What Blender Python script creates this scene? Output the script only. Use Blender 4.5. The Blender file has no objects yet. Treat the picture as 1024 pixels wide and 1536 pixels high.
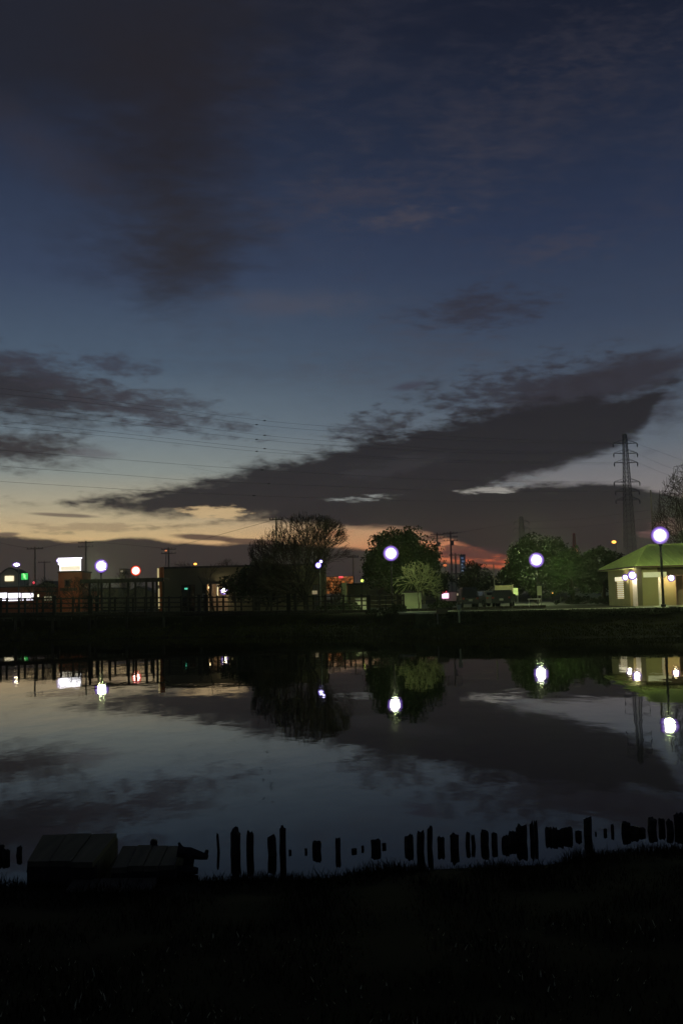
import bpy, math, random
from mathutils import Vector, Matrix, noise as mnoise
R = math.radians
C = bpy.context.scene.collection
sc = bpy.context.scene
rng = random.Random(11)

# ------------------------------------------------------------------ camera
FPX = 1507.0
PITCH, ROLL, CAMH = R(4.82), R(1.4), 2.56
Fw = Vector((0, math.cos(PITCH), math.sin(PITCH)))
R0 = Vector((1, 0, 0)); U0 = Vector((0, -math.sin(PITCH), math.cos(PITCH)))
Rt = R0*math.cos(ROLL) - U0*math.sin(ROLL)
Up = U0*math.cos(ROLL) + R0*math.sin(ROLL)
CAM = Vector((0, 0, CAMH))
cd = bpy.data.cameras.new('camera'); cam = bpy.data.objects.new('camera', cd); C.objects.link(cam)
cd.sensor_fit = 'VERTICAL'; cd.sensor_height = 36; cd.sensor_width = 24
cd.lens = 36*FPX/1536; cd.clip_start = .1; cd.clip_end = 6000
M4 = Matrix((Rt, Up, -Fw)).transposed().to_4x4(); M4.translation = CAM
cam.matrix_world = M4
sc.camera = cam

def ray(px, py):
    return (Fw*FPX + Rt*(px-512) + Up*(768-py))
def at(px, py, Y):                       # where the line of sight meets the vertical plane at distance Y
    d = ray(px, py); return CAM + d*(Y/d.y)
def X_(px, Y, z=1.4):                    # x of a thing at distance Y and height z
    d0 = Vector((0, Y, z-CAMH)); k = (px-512)
    return (k*Fw.dot(d0) - FPX*Rt.dot(d0))/(FPX*Rt.x - k*Fw.x)
def onz(px, py, z):                      # where it meets a level
    d = ray(px, py); return CAM + d*((z-CAMH)/d.z)

# ------------------------------------------------------------------ materials
def lin(c):
    return tuple((v/12.92 if v <= .04045 else ((v+.055)/1.055)**2.4) for v in c)
def srgb(r, g, b): return lin((r/255, g/255, b/255))
def mat(name, col, rough=.8, var=.25, scale=3.0, spec=.3, metal=0.0, bump=0.0, stretch=(1, 1, 1), leaf=False):
    m = bpy.data.materials.new(name); m.use_nodes = True
    nt = m.node_tree; b = nt.nodes['Principled BSDF']
    b.inputs['Roughness'].default_value = rough; b.inputs['Metallic'].default_value = metal
    b.inputs['Specular IOR Level'].default_value = spec
    tc = nt.nodes.new('ShaderNodeTexCoord'); mp = nt.nodes.new('ShaderNodeMapping')
    mp.inputs['Scale'].default_value = stretch
    nt.links.new(tc.outputs['Object'], mp.inputs['Vector'])
    n = nt.nodes.new('ShaderNodeTexNoise'); n.inputs['Scale'].default_value = scale; n.inputs['Detail'].default_value = 6
    nt.links.new(mp.outputs['Vector'], n.inputs['Vector'])
    r = nt.nodes.new('ShaderNodeValToRGB')
    r.color_ramp.elements[0].position = .3; r.color_ramp.elements[1].position = .7
    r.color_ramp.elements[0].color = (*[v*(1-var) for v in col], 1)
    r.color_ramp.elements[1].color = (*[min(1, v*(1+var)) for v in col], 1)
    nt.links.new(n.outputs['Fac'], r.inputs['Fac']); nt.links.new(r.outputs['Color'], b.inputs['Base Color'])
    if bump:
        bp = nt.nodes.new('ShaderNodeBump'); bp.inputs['Strength'].default_value = bump; bp.inputs['Distance'].default_value = .03
        nt.links.new(n.outputs['Fac'], bp.inputs['Height']); nt.links.new(bp.outputs['Normal'], b.inputs['Normal'])
    return m
def emit(name, col, s, base=(.8, .8, .8)):
    m = bpy.data.materials.new(name); m.use_nodes = True
    b = m.node_tree.nodes['Principled BSDF']; b.inputs['Base Color'].default_value = (*base, 1)
    b.inputs['Emission Color'].default_value = (*col, 1); b.inputs['Emission Strength'].default_value = s
    return m
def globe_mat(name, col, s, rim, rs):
    # frosted globe: a very bright heart, its lens-bloom fringe painted as coloured edge glow
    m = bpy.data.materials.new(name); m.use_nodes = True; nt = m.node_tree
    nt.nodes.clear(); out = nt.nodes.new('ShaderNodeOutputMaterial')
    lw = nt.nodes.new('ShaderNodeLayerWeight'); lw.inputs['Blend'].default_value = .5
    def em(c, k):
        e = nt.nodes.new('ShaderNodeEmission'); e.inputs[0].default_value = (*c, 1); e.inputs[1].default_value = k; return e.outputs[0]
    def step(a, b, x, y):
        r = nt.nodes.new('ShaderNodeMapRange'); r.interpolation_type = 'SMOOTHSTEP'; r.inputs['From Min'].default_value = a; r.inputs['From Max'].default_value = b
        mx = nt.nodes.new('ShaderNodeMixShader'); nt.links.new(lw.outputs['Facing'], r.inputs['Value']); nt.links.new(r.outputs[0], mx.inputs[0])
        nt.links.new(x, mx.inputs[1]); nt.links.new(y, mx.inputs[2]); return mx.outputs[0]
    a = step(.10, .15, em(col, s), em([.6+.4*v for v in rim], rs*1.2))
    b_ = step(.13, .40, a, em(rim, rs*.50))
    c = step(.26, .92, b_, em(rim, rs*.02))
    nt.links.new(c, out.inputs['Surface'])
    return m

M = {}
M['wood'] = mat('weathered_wood', (.045, .038, .03), .85, .4, 6, bump=.4, stretch=(1, 1, .15))
M['plank'] = mat('old_plank', (.075, .07, .042), .85, .4, 7, bump=.5, stretch=(1, .12, 1))
M['stake'] = mat('wet_stake', (.012, .010, .008), .7, .5, 20, bump=.6, stretch=(1, 1, .2))
M['bark'] = mat('bark', (.10, .085, .06), .9, .35, 5, bump=.5, stretch=(1, 1, .3))
M['darkbark'] = mat('dark_bark', (.035, .028, .022), .9, .35, 5)
M['twig'] = mat('twigs', (.030, .022, .016), .9, .25, 2)
M['leaf'] = mat('leaf', (.014, .028, .006), .7, .35, 1.3, spec=.1)
M['leaf2'] = mat('leaf_dark', (.012, .022, .007), .7, .35, 1.3, spec=.1)
M['leaf3'] = mat('leaf_pale', (.12, .17, .05), .6, .4, 1.3)
M['hedge'] = mat('hedge', (.018, .026, .009), .8, .5, 2)
M['grass'] = mat('grass_blades', (.016, .012, .005), .9, .5, 4, spec=.04)
M['bankgrass'] = mat('bank_grass_blades', (.060, .060, .016), .9, .3, 1.5, spec=.04)
M['reed'] = mat('dull_reed', (.05, .045, .02), .9, .4, 3, spec=.05)
M['palebark'] = mat('pale_bark', (.15, .16, .08), .9, .3, 3)
M['drygrass'] = mat('dry_grass', (.55, .56, .32), .6, .4, 9)
M['soil'] = mat('ground_soil', (.012, .011, .005), .95, .5, .8, spec=.04, bump=.1)
M['pave'] = mat('paving', (.32, .31, .25), .9, .15, 4)
M['asph'] = mat('asphalt', (.05, .05, .05), .9, .2, 6)
M['wall'] = mat('plaster_wall', (.18, .155, .095), .9, .12, .6)
M['pale'] = mat('pale_wall', (.42, .40, .33), .85, .12, .7)
M['warmwall'] = mat('tan_wall', (.46, .34, .24), .85, .12, .7)
M['orangewall'] = mat('orange_wall', (.30, .085, .035), .85, .2, .9)
M['olive'] = mat('olive_wall', (.30, .26, .13), .85, .12, .7)
M['brown'] = mat('brown_trim', (.08, .05, .035), .8, .2, 2)
M['dark'] = mat('dark_paint', (.018, .018, .02), .5, .2, 4)
M['glass'] = mat('dark_glass', (.01, .012, .016), .08, .1, 2, spec=.6)
M['steel'] = mat('galvanised_steel', (.20, .20, .20), .55, .2, 3, metal=.3)
M['lattice'] = mat('tower_steel', (.10, .10, .11), .7, .2, 3)
M['redsteel'] = mat('red_steel', (.35, .05, .03), .7, .2, 3)
M['conc'] = mat('concrete_pole', (.22, .20, .18), .9, .15, 2)
M['roofg'] = mat('green_roof', (.50, .60, .20), .65, .10, 1.0, stretch=(8, 1, 1))
M['roofd'] = mat('dark_roof', (.06, .055, .055), .8, .3, 2)
M['wire'] = mat('wire', (.02, .02, .02), .7, .1, 2)
M['white'] = mat('white_paint', (.62, .62, .58), .6, .1, 2)
M['creamsign'] = mat('cream_board', (.55, .60, .36), .6, .08, 2)
M['darkcar'] = mat('dark_car_paint', (.012, .014, .02), .25, .2, 2, spec=.6)
M['greycar'] = mat('grey_car_paint', (.10, .10, .11), .3, .2, 2, spec=.6)
M['whitecar'] = mat('white_car_paint', (.45, .45, .43), .3, .1, 2, spec=.6)
M['rubber'] = mat('rubber', (.01, .01, .01), .9, .1, 2)
M['bluebld'] = mat('blue_grey_facade', (.10, .12, .22), .8, .2, .1)
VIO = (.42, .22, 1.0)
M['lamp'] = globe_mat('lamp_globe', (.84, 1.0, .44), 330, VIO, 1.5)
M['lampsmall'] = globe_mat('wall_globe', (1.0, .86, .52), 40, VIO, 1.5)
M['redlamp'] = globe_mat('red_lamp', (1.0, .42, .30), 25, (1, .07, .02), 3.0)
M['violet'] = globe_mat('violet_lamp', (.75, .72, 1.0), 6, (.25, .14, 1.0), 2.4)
M['amber'] = emit('amber_lamp', (1, .42, .06), 3.0)
M['amberdim'] = emit('amber_lamp_dim', (1, .22, .05), .8)
M['bill'] = emit('lit_billboard', (.97, .95, 1), 3.2)
M['billedge'] = emit('billboard_edge_halo', (.38, .2, 1), 1.6)
M['strip'] = emit('shop_window_light', (.93, .88, 1), 2.4)
M['winlit'] = emit('lit_window', (1, .86, .55), 1.3)
M['windim'] = emit('dim_window', (1, .75, .42), .22)
M['greensign'] = emit('green_sign', (.02, .75, .10), .8)
M['greenmark'] = emit('green_sign_mark', (.5, 1, .4), 1.2)
M['exit'] = emit('exit_light', (.1, .9, .55), .8)
M['pink'] = emit('pink_light', (1, .55, .75), 2.0)
M['redglow'] = emit('red_light', (1, .04, .08), 1.2)
M['doorglow'] = emit('porch_tube', (1, .85, .60), 110)
M['reflector'] = emit('reflector_glint', (.7, .8, .1), .6)  # glint of the car reflectors put in as emission
M['bluewin'] = emit('tower_window', (.3, .45, .9), .25)

# ------------------------------------------------------------------ mesh builder
class MB:
    def __init__(s): s.v = []; s.f = []; s.m = []
    def face(s, pts, m=0):
        i = len(s.v); s.v += [tuple(p) for p in pts]; s.f.append(tuple(range(i, i+len(pts)))); s.m.append(m)
    def box(s, c, d, rz=0, m=0, bev=0):
        c = Vector(c); rm = Matrix.Rotation(rz, 3, 'Z'); i = len(s.v); x, y, z = d[0]/2, d[1]/2, d[2]/2
        for a in (-1, 1):
            for b in (-1, 1):
                for e in (-1, 1): s.v.append(tuple(c + rm @ Vector((a*x, b*y, e*z))))
        for q in ((0, 1, 3, 2), (4, 6, 7, 5), (0, 4, 5, 1), (2, 3, 7, 6), (0, 2, 6, 4), (1, 5, 7, 3)):
            s.f.append(tuple(i+k for k in q)); s.m.append(m)
        return s
    def tube(s, pts, rs, n=6, m=0, cap=True):
        pts = [Vector(p) for p in pts]
        if not isinstance(rs, (list, tuple)): rs = [rs]*len(pts)
        i0 = len(s.v); a = None
        for k, p in enumerate(pts):
            t = (pts[min(k+1, len(pts)-1)] - pts[max(k-1, 0)])
            if t.length < 1e-9: t = Vector((0, 0, 1))
            t.normalize()
            if a is None: a = t.cross(Vector((0, 0, 1)) if abs(t.z) < .9 else Vector((1, 0, 0))).normalized()
            a = (a - t*a.dot(t)).normalized(); b = t.cross(a)
            for j in range(n):
                w = 2*math.pi*j/n
                s.v.append(tuple(p + (a*math.cos(w) + b*math.sin(w))*rs[k]))
        for k in range(len(pts)-1):
            for j in range(n):
                s.f.append((i0+k*n+j, i0+k*n+(j+1) % n, i0+(k+1)*n+(j+1) % n, i0+(k+1)*n+j)); s.m.append(m)
        if cap:
            s.f.append(tuple(i0+j for j in range(n))[::-1]); s.m.append(m)
            s.f.append(tuple(i0+(len(pts)-1)*n+j for j in range(n))); s.m.append(m)
        return s
    def ball(s, c, r, nu=16, nv=10, sc3=(1, 1, 1), m=0):
        i0 = len(s.v); c = Vector(c)
        for a in range(nv+1):
            th = math.pi*a/nv
            for b in range(nu):
                ph = 2*math.pi*b/nu
                s.v.append((c.x+r*sc3[0]*math.sin(th)*math.cos(ph), c.y+r*sc3[1]*math.sin(th)*math.sin(ph), c.z+r*sc3[2]*math.cos(th)))
        for a in range(nv):
            for b in range(nu):
                s.f.append((i0+a*nu+b, i0+(a+1)*nu+b, i0+(a+1)*nu+(b+1) % nu, i0+a*nu+(b+1) % nu)); s.m.append(m)
        return s
def obj(name, mb, m, parent=None, smooth=False, loc=None):
    me = bpy.data.meshes.new(name); me.from_pydata(mb.v, [], mb.f)
    ms = m if isinstance(m, (list, tuple)) else [m]
    for x in ms: me.materials.append(M[x] if isinstance(x, str) else x)
    if len(ms) > 1: me.polygons.foreach_set('material_index', mb.m)
    if smooth: me.polygons.foreach_set('use_smooth', [True]*len(me.polygons))
    me.update()
    o = bpy.data.objects.new(name, me); C.objects.link(o)
    if parent: o.parent = parent
    if loc: o.location = loc
    return o
def tag(o, label, cat, group=None):
    o['label'] = label; o['category'] = cat
    if group: o['group'] = group
    return o
def thing(name, label, cat, loc, rz=0, group=None):
    o = bpy.data.objects.new(name, None); C.objects.link(o); o.empty_display_size = .3
    o.location = loc; o.rotation_euler = (0, 0, rz)
    return tag(o, label, cat, group)
def structure(o, kind='structure'): o['kind'] = kind; return o
def lerp(pts, x):
    if x <= pts[0][0]: return pts[0][1]
    for (a, b), (c, d) in zip(pts, pts[1:]):
        if x <= c: return b + (d-b)*(x-a)/(c-a)
    return pts[-1][1]
ORD = ['first','second','third','fourth','fifth','sixth','seventh','eighth','ninth','tenth','eleventh','twelfth','thirteenth','fourteenth','fifteenth','sixteenth','seventeenth','eighteenth','nineteenth','twentieth','twenty-first','twenty-second','twenty-third','twenty-fourth','twenty-fifth','twenty-sixth','twenty-seventh','twenty-eighth','twenty-ninth','thirtieth','thirty-first','thirty-second','thirty-third','thirty-fourth','thirty-fifth','thirty-sixth','thirty-seventh','thirty-eighth','thirty-ninth','fortieth','forty-first','forty-second','forty-third','forty-fourth','forty-fifth']

# ------------------------------------------------------------------ sky
class E:
    nt = None
    def __init__(s, k): s.k = k
    @staticmethod
    def op(o, *a, clamp=False):
        n = E.nt.nodes.new('ShaderNodeMath'); n.operation = o; n.use_clamp = clamp
        for i, v in enumerate(a):
            if isinstance(v, E): E.nt.links.new(v.k, n.inputs[i])
            else: n.inputs[i].default_value = v
        return E(n.outputs[0])
    def __add__(s, o): return E.op('ADD', s, o)
    __radd__ = __add__
    def __sub__(s, o): return E.op('SUBTRACT', s, o)
    def __rsub__(s, o): return E.op('SUBTRACT', o, s)
    def __mul__(s, o): return E.op('MULTIPLY', s, o)
    __rmul__ = __mul__
    def __truediv__(s, o): return E.op('DIVIDE', s, o)
def ss(a, b, x):
    n = E.nt.nodes.new('ShaderNodeMapRange'); n.interpolation_type = 'SMOOTHSTEP'; n.clamp = True
    n.inputs['From Min'].default_value = a; n.inputs['From Max'].default_value = b
    E.nt.links.new(x.k, n.inputs['Value']); return E(n.outputs['Result'])
def noi(x, y, z=0.0, scale=1.0, detail=5, rough=.55, dist=0.0):
    c = E.nt.nodes.new('ShaderNodeCombineXYZ')
    for i, v in enumerate((x, y, z)):
        if isinstance(v, E): E.nt.links.new(v.k, c.inputs[i])
        else: c.inputs[i].default_value = v
    n = E.nt.nodes.new('ShaderNodeTexNoise'); n.inputs['Scale'].default_value = scale
    n.inputs['Detail'].default_value = detail; n.inputs['Roughness'].default_value = rough; n.inputs['Distortion'].default_value = dist
    E.nt.links.new(c.outputs[0], n.inputs['Vector']); return E(n.outputs['Fac']) - .5
def azel(px, py):
    d = ray(px, py).normalized(); return math.degrees(math.atan2(d.x, d.y)), math.degrees(math.asin(d.z))
def curve(x, pts, smooth=True):          # pts are (azimuth, elevation) in degrees
    n = E.nt.nodes.new('ShaderNodeFloatCurve'); cv = n.mapping.curves[0]
    q = sorted(((a+45)/90, (e+5)/50) for a, e in pts)
    cv.points[0].location = q[0]; cv.points[1].location = q[-1]
    for p in q[1:-1]: cv.points.new(*p)
    for p in cv.points: p.handle_type = 'AUTO'
    n.mapping.extend = 'HORIZONTAL'; n.mapping.use_clip = False; n.mapping.update()
    f = E.op('DIVIDE', x + 45.0, 90.0)
    E.nt.links.new(f.k, n.inputs['Value']); n.inputs['Factor'].default_value = 1
    return E(n.outputs[0])*50.0 - 5.0
def ramp(x, stops):
    n = E.nt.nodes.new('ShaderNodeValToRGB'); e = n.color_ramp.elements
    while len(e) < len(stops): e.new(.5)
    for k, (p, c) in enumerate(stops): e[k].position = p; e[k].color = (*c, 1)
    E.nt.links.new(x.k, n.inputs['Fac']); return n.outputs['Color']
def mixc(f, a, b):
    n = E.nt.nodes.new('ShaderNodeMix'); n.data_type = 'RGBA'; n.clamp_factor = True
    if isinstance(f, E): E.nt.links.new(f.k, n.inputs[0])
    else: n.inputs[0].default_value = f
    for i, v in ((6, a), (7, b)):
        if isinstance(v, tuple): n.inputs[i].default_value = (*v, 1)
        else: E.nt.links.new(v, n.inputs[i])
    return n.outputs[2]

w = bpy.data.worlds.new('World'); sc.world = w; w.use_nodes = True
nt = w.node_tree; nt.nodes.clear(); E.nt = nt
tc = nt.nodes.new('ShaderNodeTexCoord'); sx = nt.nodes.new('ShaderNodeSeparateXYZ')
nrm = nt.nodes.new('ShaderNodeVectorMath'); nrm.operation = 'NORMALIZE'
nt.links.new(tc.outputs['Generated'], nrm.inputs[0]); nt.links.new(nrm.outputs[0], sx.inputs[0])
dx, dy, dz = (E(sx.outputs[i]) for i in range(3))
az = E.op('ARCTAN2', dx, dy)*57.29578
el = E.op('ARCSINE', dz)*57.29578
eln = E.op('DIVIDE', el, 40.0, clamp=True)
def stops(d): return [(max(0, e)/40, tuple(v*math.exp(.016/max(math.sin(R(e)), .035)) for v in srgb(*c))) for e, c in d]
left = ramp(eln, stops([(0, (168, 100, 62)), (2.0, (200, 146, 98)), (3.6, (198, 170, 124)), (5.2, (174, 163, 136)), (7.2, (134, 141, 137)), (9.5, (104, 118, 128)), (13, (76, 92, 110)), (18, (56, 68, 92)), (24, (41, 50, 71)), (30, (32, 38, 55)), (40, (24, 27, 40))]))
right = ramp(eln, stops([(0, (160, 62, 42)), (1.8, (176, 76, 50)), (3.2, (184, 118, 88)), (5.2, (126, 120, 120)), (8, (96, 104, 114)), (11, (74, 86, 102)), (15, (57, 68, 89)), (20, (43, 53, 77)), (25, (34, 42, 62)), (30, (27, 32, 48)), (40, (22, 24, 36))]))
fx = ss(-12.0, 14.0, az)
col = mixc(fx, left, right)
core = ss(6.5, 0.0, E.op('ABSOLUTE', az - 7.2))*ss(3.6, 1.4, el)
col = mixc(core*.62, col, srgb(206, 94, 56))
core2 = ss(7.0, 0.0, E.op('ABSOLUTE', az - 1.5))*ss(5.6, 2.2, el)
col = mixc(core2*.38, col, srgb(186, 130, 92))
# the side of the sky away from the glow
away = ss(35.0, 100.0, E.op('ABSOLUTE', az - 0.0))
col = mixc(away*.9, col, ramp(eln, stops([(0, (60, 62, 76)), (8, (52, 58, 78)), (20, (36, 44, 66)), (40, (22, 27, 44))])))

def pa(lst): return [azel(*p) for p in lst]
# thin high clouds on a level sheet
cx = dx/(dz + .12); cy = dy/(dz + .12)
hi = noi(cx, cy, 3.1, 2.2, 4, .6, .6); hi2 = noi(cx, cy*1.6, 9.0, 13, 5, .6, .3); patch = noi(cx, cy, 22.0, 1.6, 3)
m = ss(-.12, .34, hi2*.8 + hi*.5 + patch*.9)*ss(10.0, 15.0, el)*ss(-17.0, -3.0, az)
col = mixc(m*.30, col, srgb(66, 64, 74))
m = ss(-.05, .3, patch + hi2*.7)*ss(9.0, 14.0, el)*ss(30.0, 22.0, el)*ss(-14.0, 2.0, az)*ss(16.0, 8.0, az)
col = mixc(m*.22, col, srgb(82, 75, 80))
# wispy clouds seen edge-on, streaked along the horizon
n1 = noi(az, el*2.6, 1.7, .13, 6, .6, .4)
n2 = noi(az, el*3.2, 5.3, .5, 6, .62, .3)
n3 = noi(az, el*2.2, 11.3, 1.6, 4, .6)
n4 = noi(az, el*5.0, 31.3, .45, 5, .62)
n5 = noi(az, el*3.6, 77.0, 1.1, 6, .66, .3)
n6 = noi(az + el*.3, el*3.0, 17.0, .8, 6, .6, .2)
def blob(px, py, rx, ry, ang, lo, hi_, amp, c, op, nn=None):
    global col
    a, e = azel(px, py); ca, sa = math.cos(R(ang)), math.sin(R(ang))
    u = (az - a)*ca + (el - e)*sa; v = (el - e)*ca - (az - a)*sa
    u = u/(rx/26.3); v = v/(ry/26.3)
    d = E.op('SQRT', u*u + v*v)
    f = 1.0 - d + (nn if nn is not None else (n1*1.0 + n2*.6))*amp
    mm = ss(lo, hi_, f)
    col = mixc(mm*op, col, srgb(*c)); return mm
def band(top, bot, st, sb, at_, ab, c, op, nn=None, extra=None):
    global col
    k = nn if nn is not None else (n1*.6 + n2*.8 + n3*.35)
    t = ss(0, st, curve(az, pa(top)) - el + k*at_ + st*.3)
    b = ss(0, sb, el - curve(az, pa(bot)) + k*ab + sb*.3)
    mm = t*b
    if extra is not None: mm = mm*extra
    col = mixc(mm*op, col, srgb(*c)); return mm
# big soft dark veil at upper left
blob(120, 40, 560, 170, 12, .0, .8, .7, (36, 37, 46), .85)
blob(250, 190, 260, 310, 4, .0, 1.2, 1.0, (38, 36, 42), .95)
blob(270, 370, 130, 140, 6, .0, 1.2, 1.2, (44, 42, 47), .85)
blob(60, 225, 190, 60, -28, .0, 1.0, 1.3, (54, 53, 64), .5)
blob(540, 290, 230, 34, 6, .0, 1.3, 2.6, (66, 63, 74), .42, n6)
blob(610, 326, 120, 22, 3, .0, 1.3, 2.8, (86, 78, 82), .4, n6)
blob(820, 150, 230, 60, 5, .0, 1.4, 3.0, (58, 56, 66), .35, n6)
blob(900, 60, 200, 60, 5, .0, 1.4, 3.0, (58, 56, 66), .35, n6)
blob(725, 462, 140, 40, 2, .0, 1.1, 2.4, (50, 48, 58), .75, n6)
blob(440, 455, 170, 30, 0, .0, .9, 1.6, (84, 82, 92), .42)
blob(830, 375, 140, 30, 4, .0, 1.3, 2.8, (74, 69, 78), .38, n6)
# left mid-level clouds
blob(35, 588, 185, 66, -8, .0, .8, 1.6, (46, 43, 49), .95, n1*.5 + n6*.8)
blob(220, 612, 190, 40, -10, .0, 1.0, 2.6, (60, 58, 66), .85, n6)
blob(180, 550, 85, 20, -6, .0, 1.0, 2.4, (58, 58, 70), .75, n6)
blob(40, 545, 150, 30, -3, .0, 1.1, 2.4, (60, 60, 72), .6, n6)
blob(20, 672, 145, 42, -2, .0, .8, 1.8, (50, 45, 49), .95, n1*.4 + n6*.8)
blob(140, 680, 60, 12, -4, .0, .7, 1.8, (96, 94, 100), .6)
# mottled upper fringe of the long cloud
blob(760, 588, 225, 46, 9, .0, 1.0, 3.2, (50, 48, 56), .85, n6)
blob(980, 600, 110, 70, 10, .0, 1.3, 2.4, (52, 50, 58), .8, n6)
blob(560, 640, 90, 24, 10, .0, .9, 3.0, (54, 53, 60), .75, n6)
blob(610, 580, 40, 9, 6, .0, .7, 1.6, (66, 66, 80), .8)
blob(920, 572, 190, 40, 11, .0, .6, 1.3, (50, 47, 55), .92)
# the long dark wedge
W = [(-300, 757), (20, 758), (60, 757), (110, 747), (180, 735), (250, 728), (330, 712), (380, 694), (440, 684), (500, 668), (560, 650), (630, 638), (700, 622), (760, 608), (830, 598), (900, 592), (960, 584), (1024, 562), (1300, 530)]
WB = [(-300, 756), (20, 757), (60, 759), (130, 767), (200, 775), (260, 779), (400, 781), (520, 784), (600, 778), (680, 757), (740, 734), (800, 715), (850, 702), (900, 686), (935, 668), (968, 640), (985, 612), (1000, 588), (1030, 566), (1300, 531)]
band(W, WB, 1.0, .9, 2.2, 1.3, (38, 36, 41), .99, n1*.5 + n6*.9 + n5*.4)
# lower bank, right of centre
L2 = [(-300, 800), (250, 790), (330, 782), (400, 768), (480, 750), (540, 742), (620, 738), (700, 730), (760, 728), (850, 725), (930, 727), (990, 738), (1024, 745), (1300, 760)]
L2B = [(-300, 802), (250, 792), (330, 785), (400, 784), (460, 786), (530, 793), (610, 796), (650, 806), (700, 820), (740, 832), (780, 846), (850, 872), (1024, 900), (1300, 900)]
band(L2, L2B, .35, .45, .9, .6, (38, 37, 41), 1.0, n4 + n3*.3)
# pale openings and slivers between the layers
lit = srgb(150, 142, 130)
nS = noi(az + el*.6, el*4.5, 41.0, .75, 7, .68, .25)
def streak(px, py, rx, ry, ang, c, op, thr=.30):
    global col
    a, e = azel(px, py); ca, sa = math.cos(R(ang)), math.sin(R(ang))
    u = ((az - a)*ca + (el - e)*sa)/(rx/26.3); v = ((el - e)*ca - (az - a)*sa)/(ry/26.3)
    d = E.op('SQRT', u*u + v*v)
    mm = ss(thr, thr+.42, ss(0, .9, 1.0 - d)*.62 + nS*2.2)
    mm = mm*ss(0, .25, 1.0 - d)
    col = mixc(mm*op, col, srgb(*c))
streak(325, 768, 75, 15, -1, (214, 184, 138), .95, .12)
streak(545, 747, 95, 11, 2, (150, 154, 152), .85, .34)
streak(780, 722, 130, 24, 6, (118, 122, 126), .85, .40)
streak(735, 735, 90, 9, 0, (164, 160, 154), .9, .26)
streak(590, 700, 150, 26, 10, (56, 55, 60), .5, .2)
streak(500, 800, 70, 12, -2, (190, 120, 84), .6, .25)
streak(700, 828, 110, 22, -5, (58, 46, 50), .85, .16)
streak(620, 806, 80, 12, -4, (56, 48, 52), .8, .2)
streak(150, 790, 220, 12, -1, (140, 118, 96), .5, .25)
streak(1000, 795, 50, 24, 8, (128, 98, 92), .75, .2)
# horizon bank at left, and slate streaks in the afterglow
band([(-300, 800), (0, 803), (60, 807), (120, 812), (200, 806), (260, 811), (330, 815), (400, 812), (480, 818), (560, 826), (620, 834), (680, 843), (740, 850), (800, 852), (1300, 840)],
     [(-300, 950), (1300, 950)], .25, .3, .5, .1, (44, 41, 44), 1.0, n2)
blob(305, 806, 58, 6, -4, .0, .5, .9, (80, 62, 58), .9)
blob(380, 812, 60, 5, -3, .0, .5, .9, (84, 64, 58), .9)
blob(100, 773, 60, 4, -3, .0, .6, .8, (104, 90, 82), .8)
blob(12, 801, 22, 4, 0, .0, .6, .8, (90, 76, 72), .8)
blob(690, 832, 60, 5, -6, .0, .6, 2.0, (92, 56, 54), .9, n4)
blob(735, 845, 60, 4, -4, .0, .6, 2.0, (84, 50, 50), .9, n4)
grain = noi(az, el*2.0, 50.0, .9, 3, .5)
mul = nt.nodes.new('ShaderNodeMix'); mul.data_type = 'RGBA'; mul.blend_type = 'MULTIPLY'; mul.inputs[0].default_value = 1
g3 = nt.nodes.new('ShaderNodeCombineColor')
gv = 1.0 + grain*.12
for i in range(3): nt.links.new(gv.k, g3.inputs[i])
nt.links.new(col, mul.inputs[6]); nt.links.new(g3.outputs[0], mul.inputs[7])
bg = nt.nodes.new('ShaderNodeBackground'); nt.links.new(mul.outputs[2], bg.inputs[0]); bg.inputs[1].default_value = 1.0
sky = nt.nodes.new('ShaderNodeTexSky'); sky.sky_type = 'NISHITA'; sky.sun_disc = False
sky.sun_elevation = R(-5.0); sky.sun_rotation = R(6.8); sky.altitude = 10
bg2 = nt.nodes.new('ShaderNodeBackground'); nt.links.new(sky.outputs[0], bg2.inputs[0]); bg2.inputs[1].default_value = .02
bg.inputs[1].default_value = .96; ad = nt.nodes.new('ShaderNodeAddShader'); out = nt.nodes.new('ShaderNodeOutputWorld')
nt.links.new(bg.outputs[0], ad.inputs[0]); nt.links.new(bg2.outputs[0], ad.inputs[1]); nt.links.new(ad.outputs[0], out.inputs['Surface'])
w.cycles.sampling_method = 'MANUAL'; w.cycles.sample_map_resolution = 512

# ------------------------------------------------------------------ ground, water, paths
SH = []
for px, py in ((0, 1330), (100, 1330), (200, 1330), (300, 1320), (380, 1319), (450, 1320), (520, 1313), (600, 1306), (700, 1302), (780, 1299), (830, 1296), (880, 1284), (940, 1278), (1024, 1276)):
    p = onz(px, py, 0); SH.append((p.x, p.y))
SH = [(-12, SH[0][1]-.6)] + SH + [(12, SH[-1][1]+1.0)]
def ynear(x): return lerp(SH, x) + .05*mnoise.noise((x*2.3, 0, 0)) + .03*mnoise.noise((x*7, 3, 0))
FAR = [(-120, 60), (-40, 71), (-20, 72), (-2, 68), (2.5, 64), (6, 58.5), (12, 55.5), (20, 54), (60, 52), (120, 45)]
def yfar(x): return lerp(FAR, x) + .5*mnoise.noise((x*.4, 9, 0)) + .2*mnoise.noise((x*1.5, 4, 0))
def hgt(x, y):
    a, b = ynear(x), yfar(x)
    if y < a:
        d = a-y; return min(1.0, .06*min(d, .5) + .1*d) + .03*mnoise.noise((x*1.2, y*1.2, 0))*min(1, d) - .0
    if y > b:
        d = y-b
        if d < 4.5: z = .13*d + .10*mnoise.noise((x*.5, y*.5, 2))*min(1, d/2)
        else: z = .585 + (1.35-.585)*min(1, (d-4.5)/1.3)
        return z
    return -min(1.2, .25*min(y-a, b-y))
def axis(segs):
    o = []
    for a, b, s in segs:
        n = max(1, round((b-a)/s)); o += [a+(b-a)*i/n for i in range(n)]
    return o + [segs[-1][1]]
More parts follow.
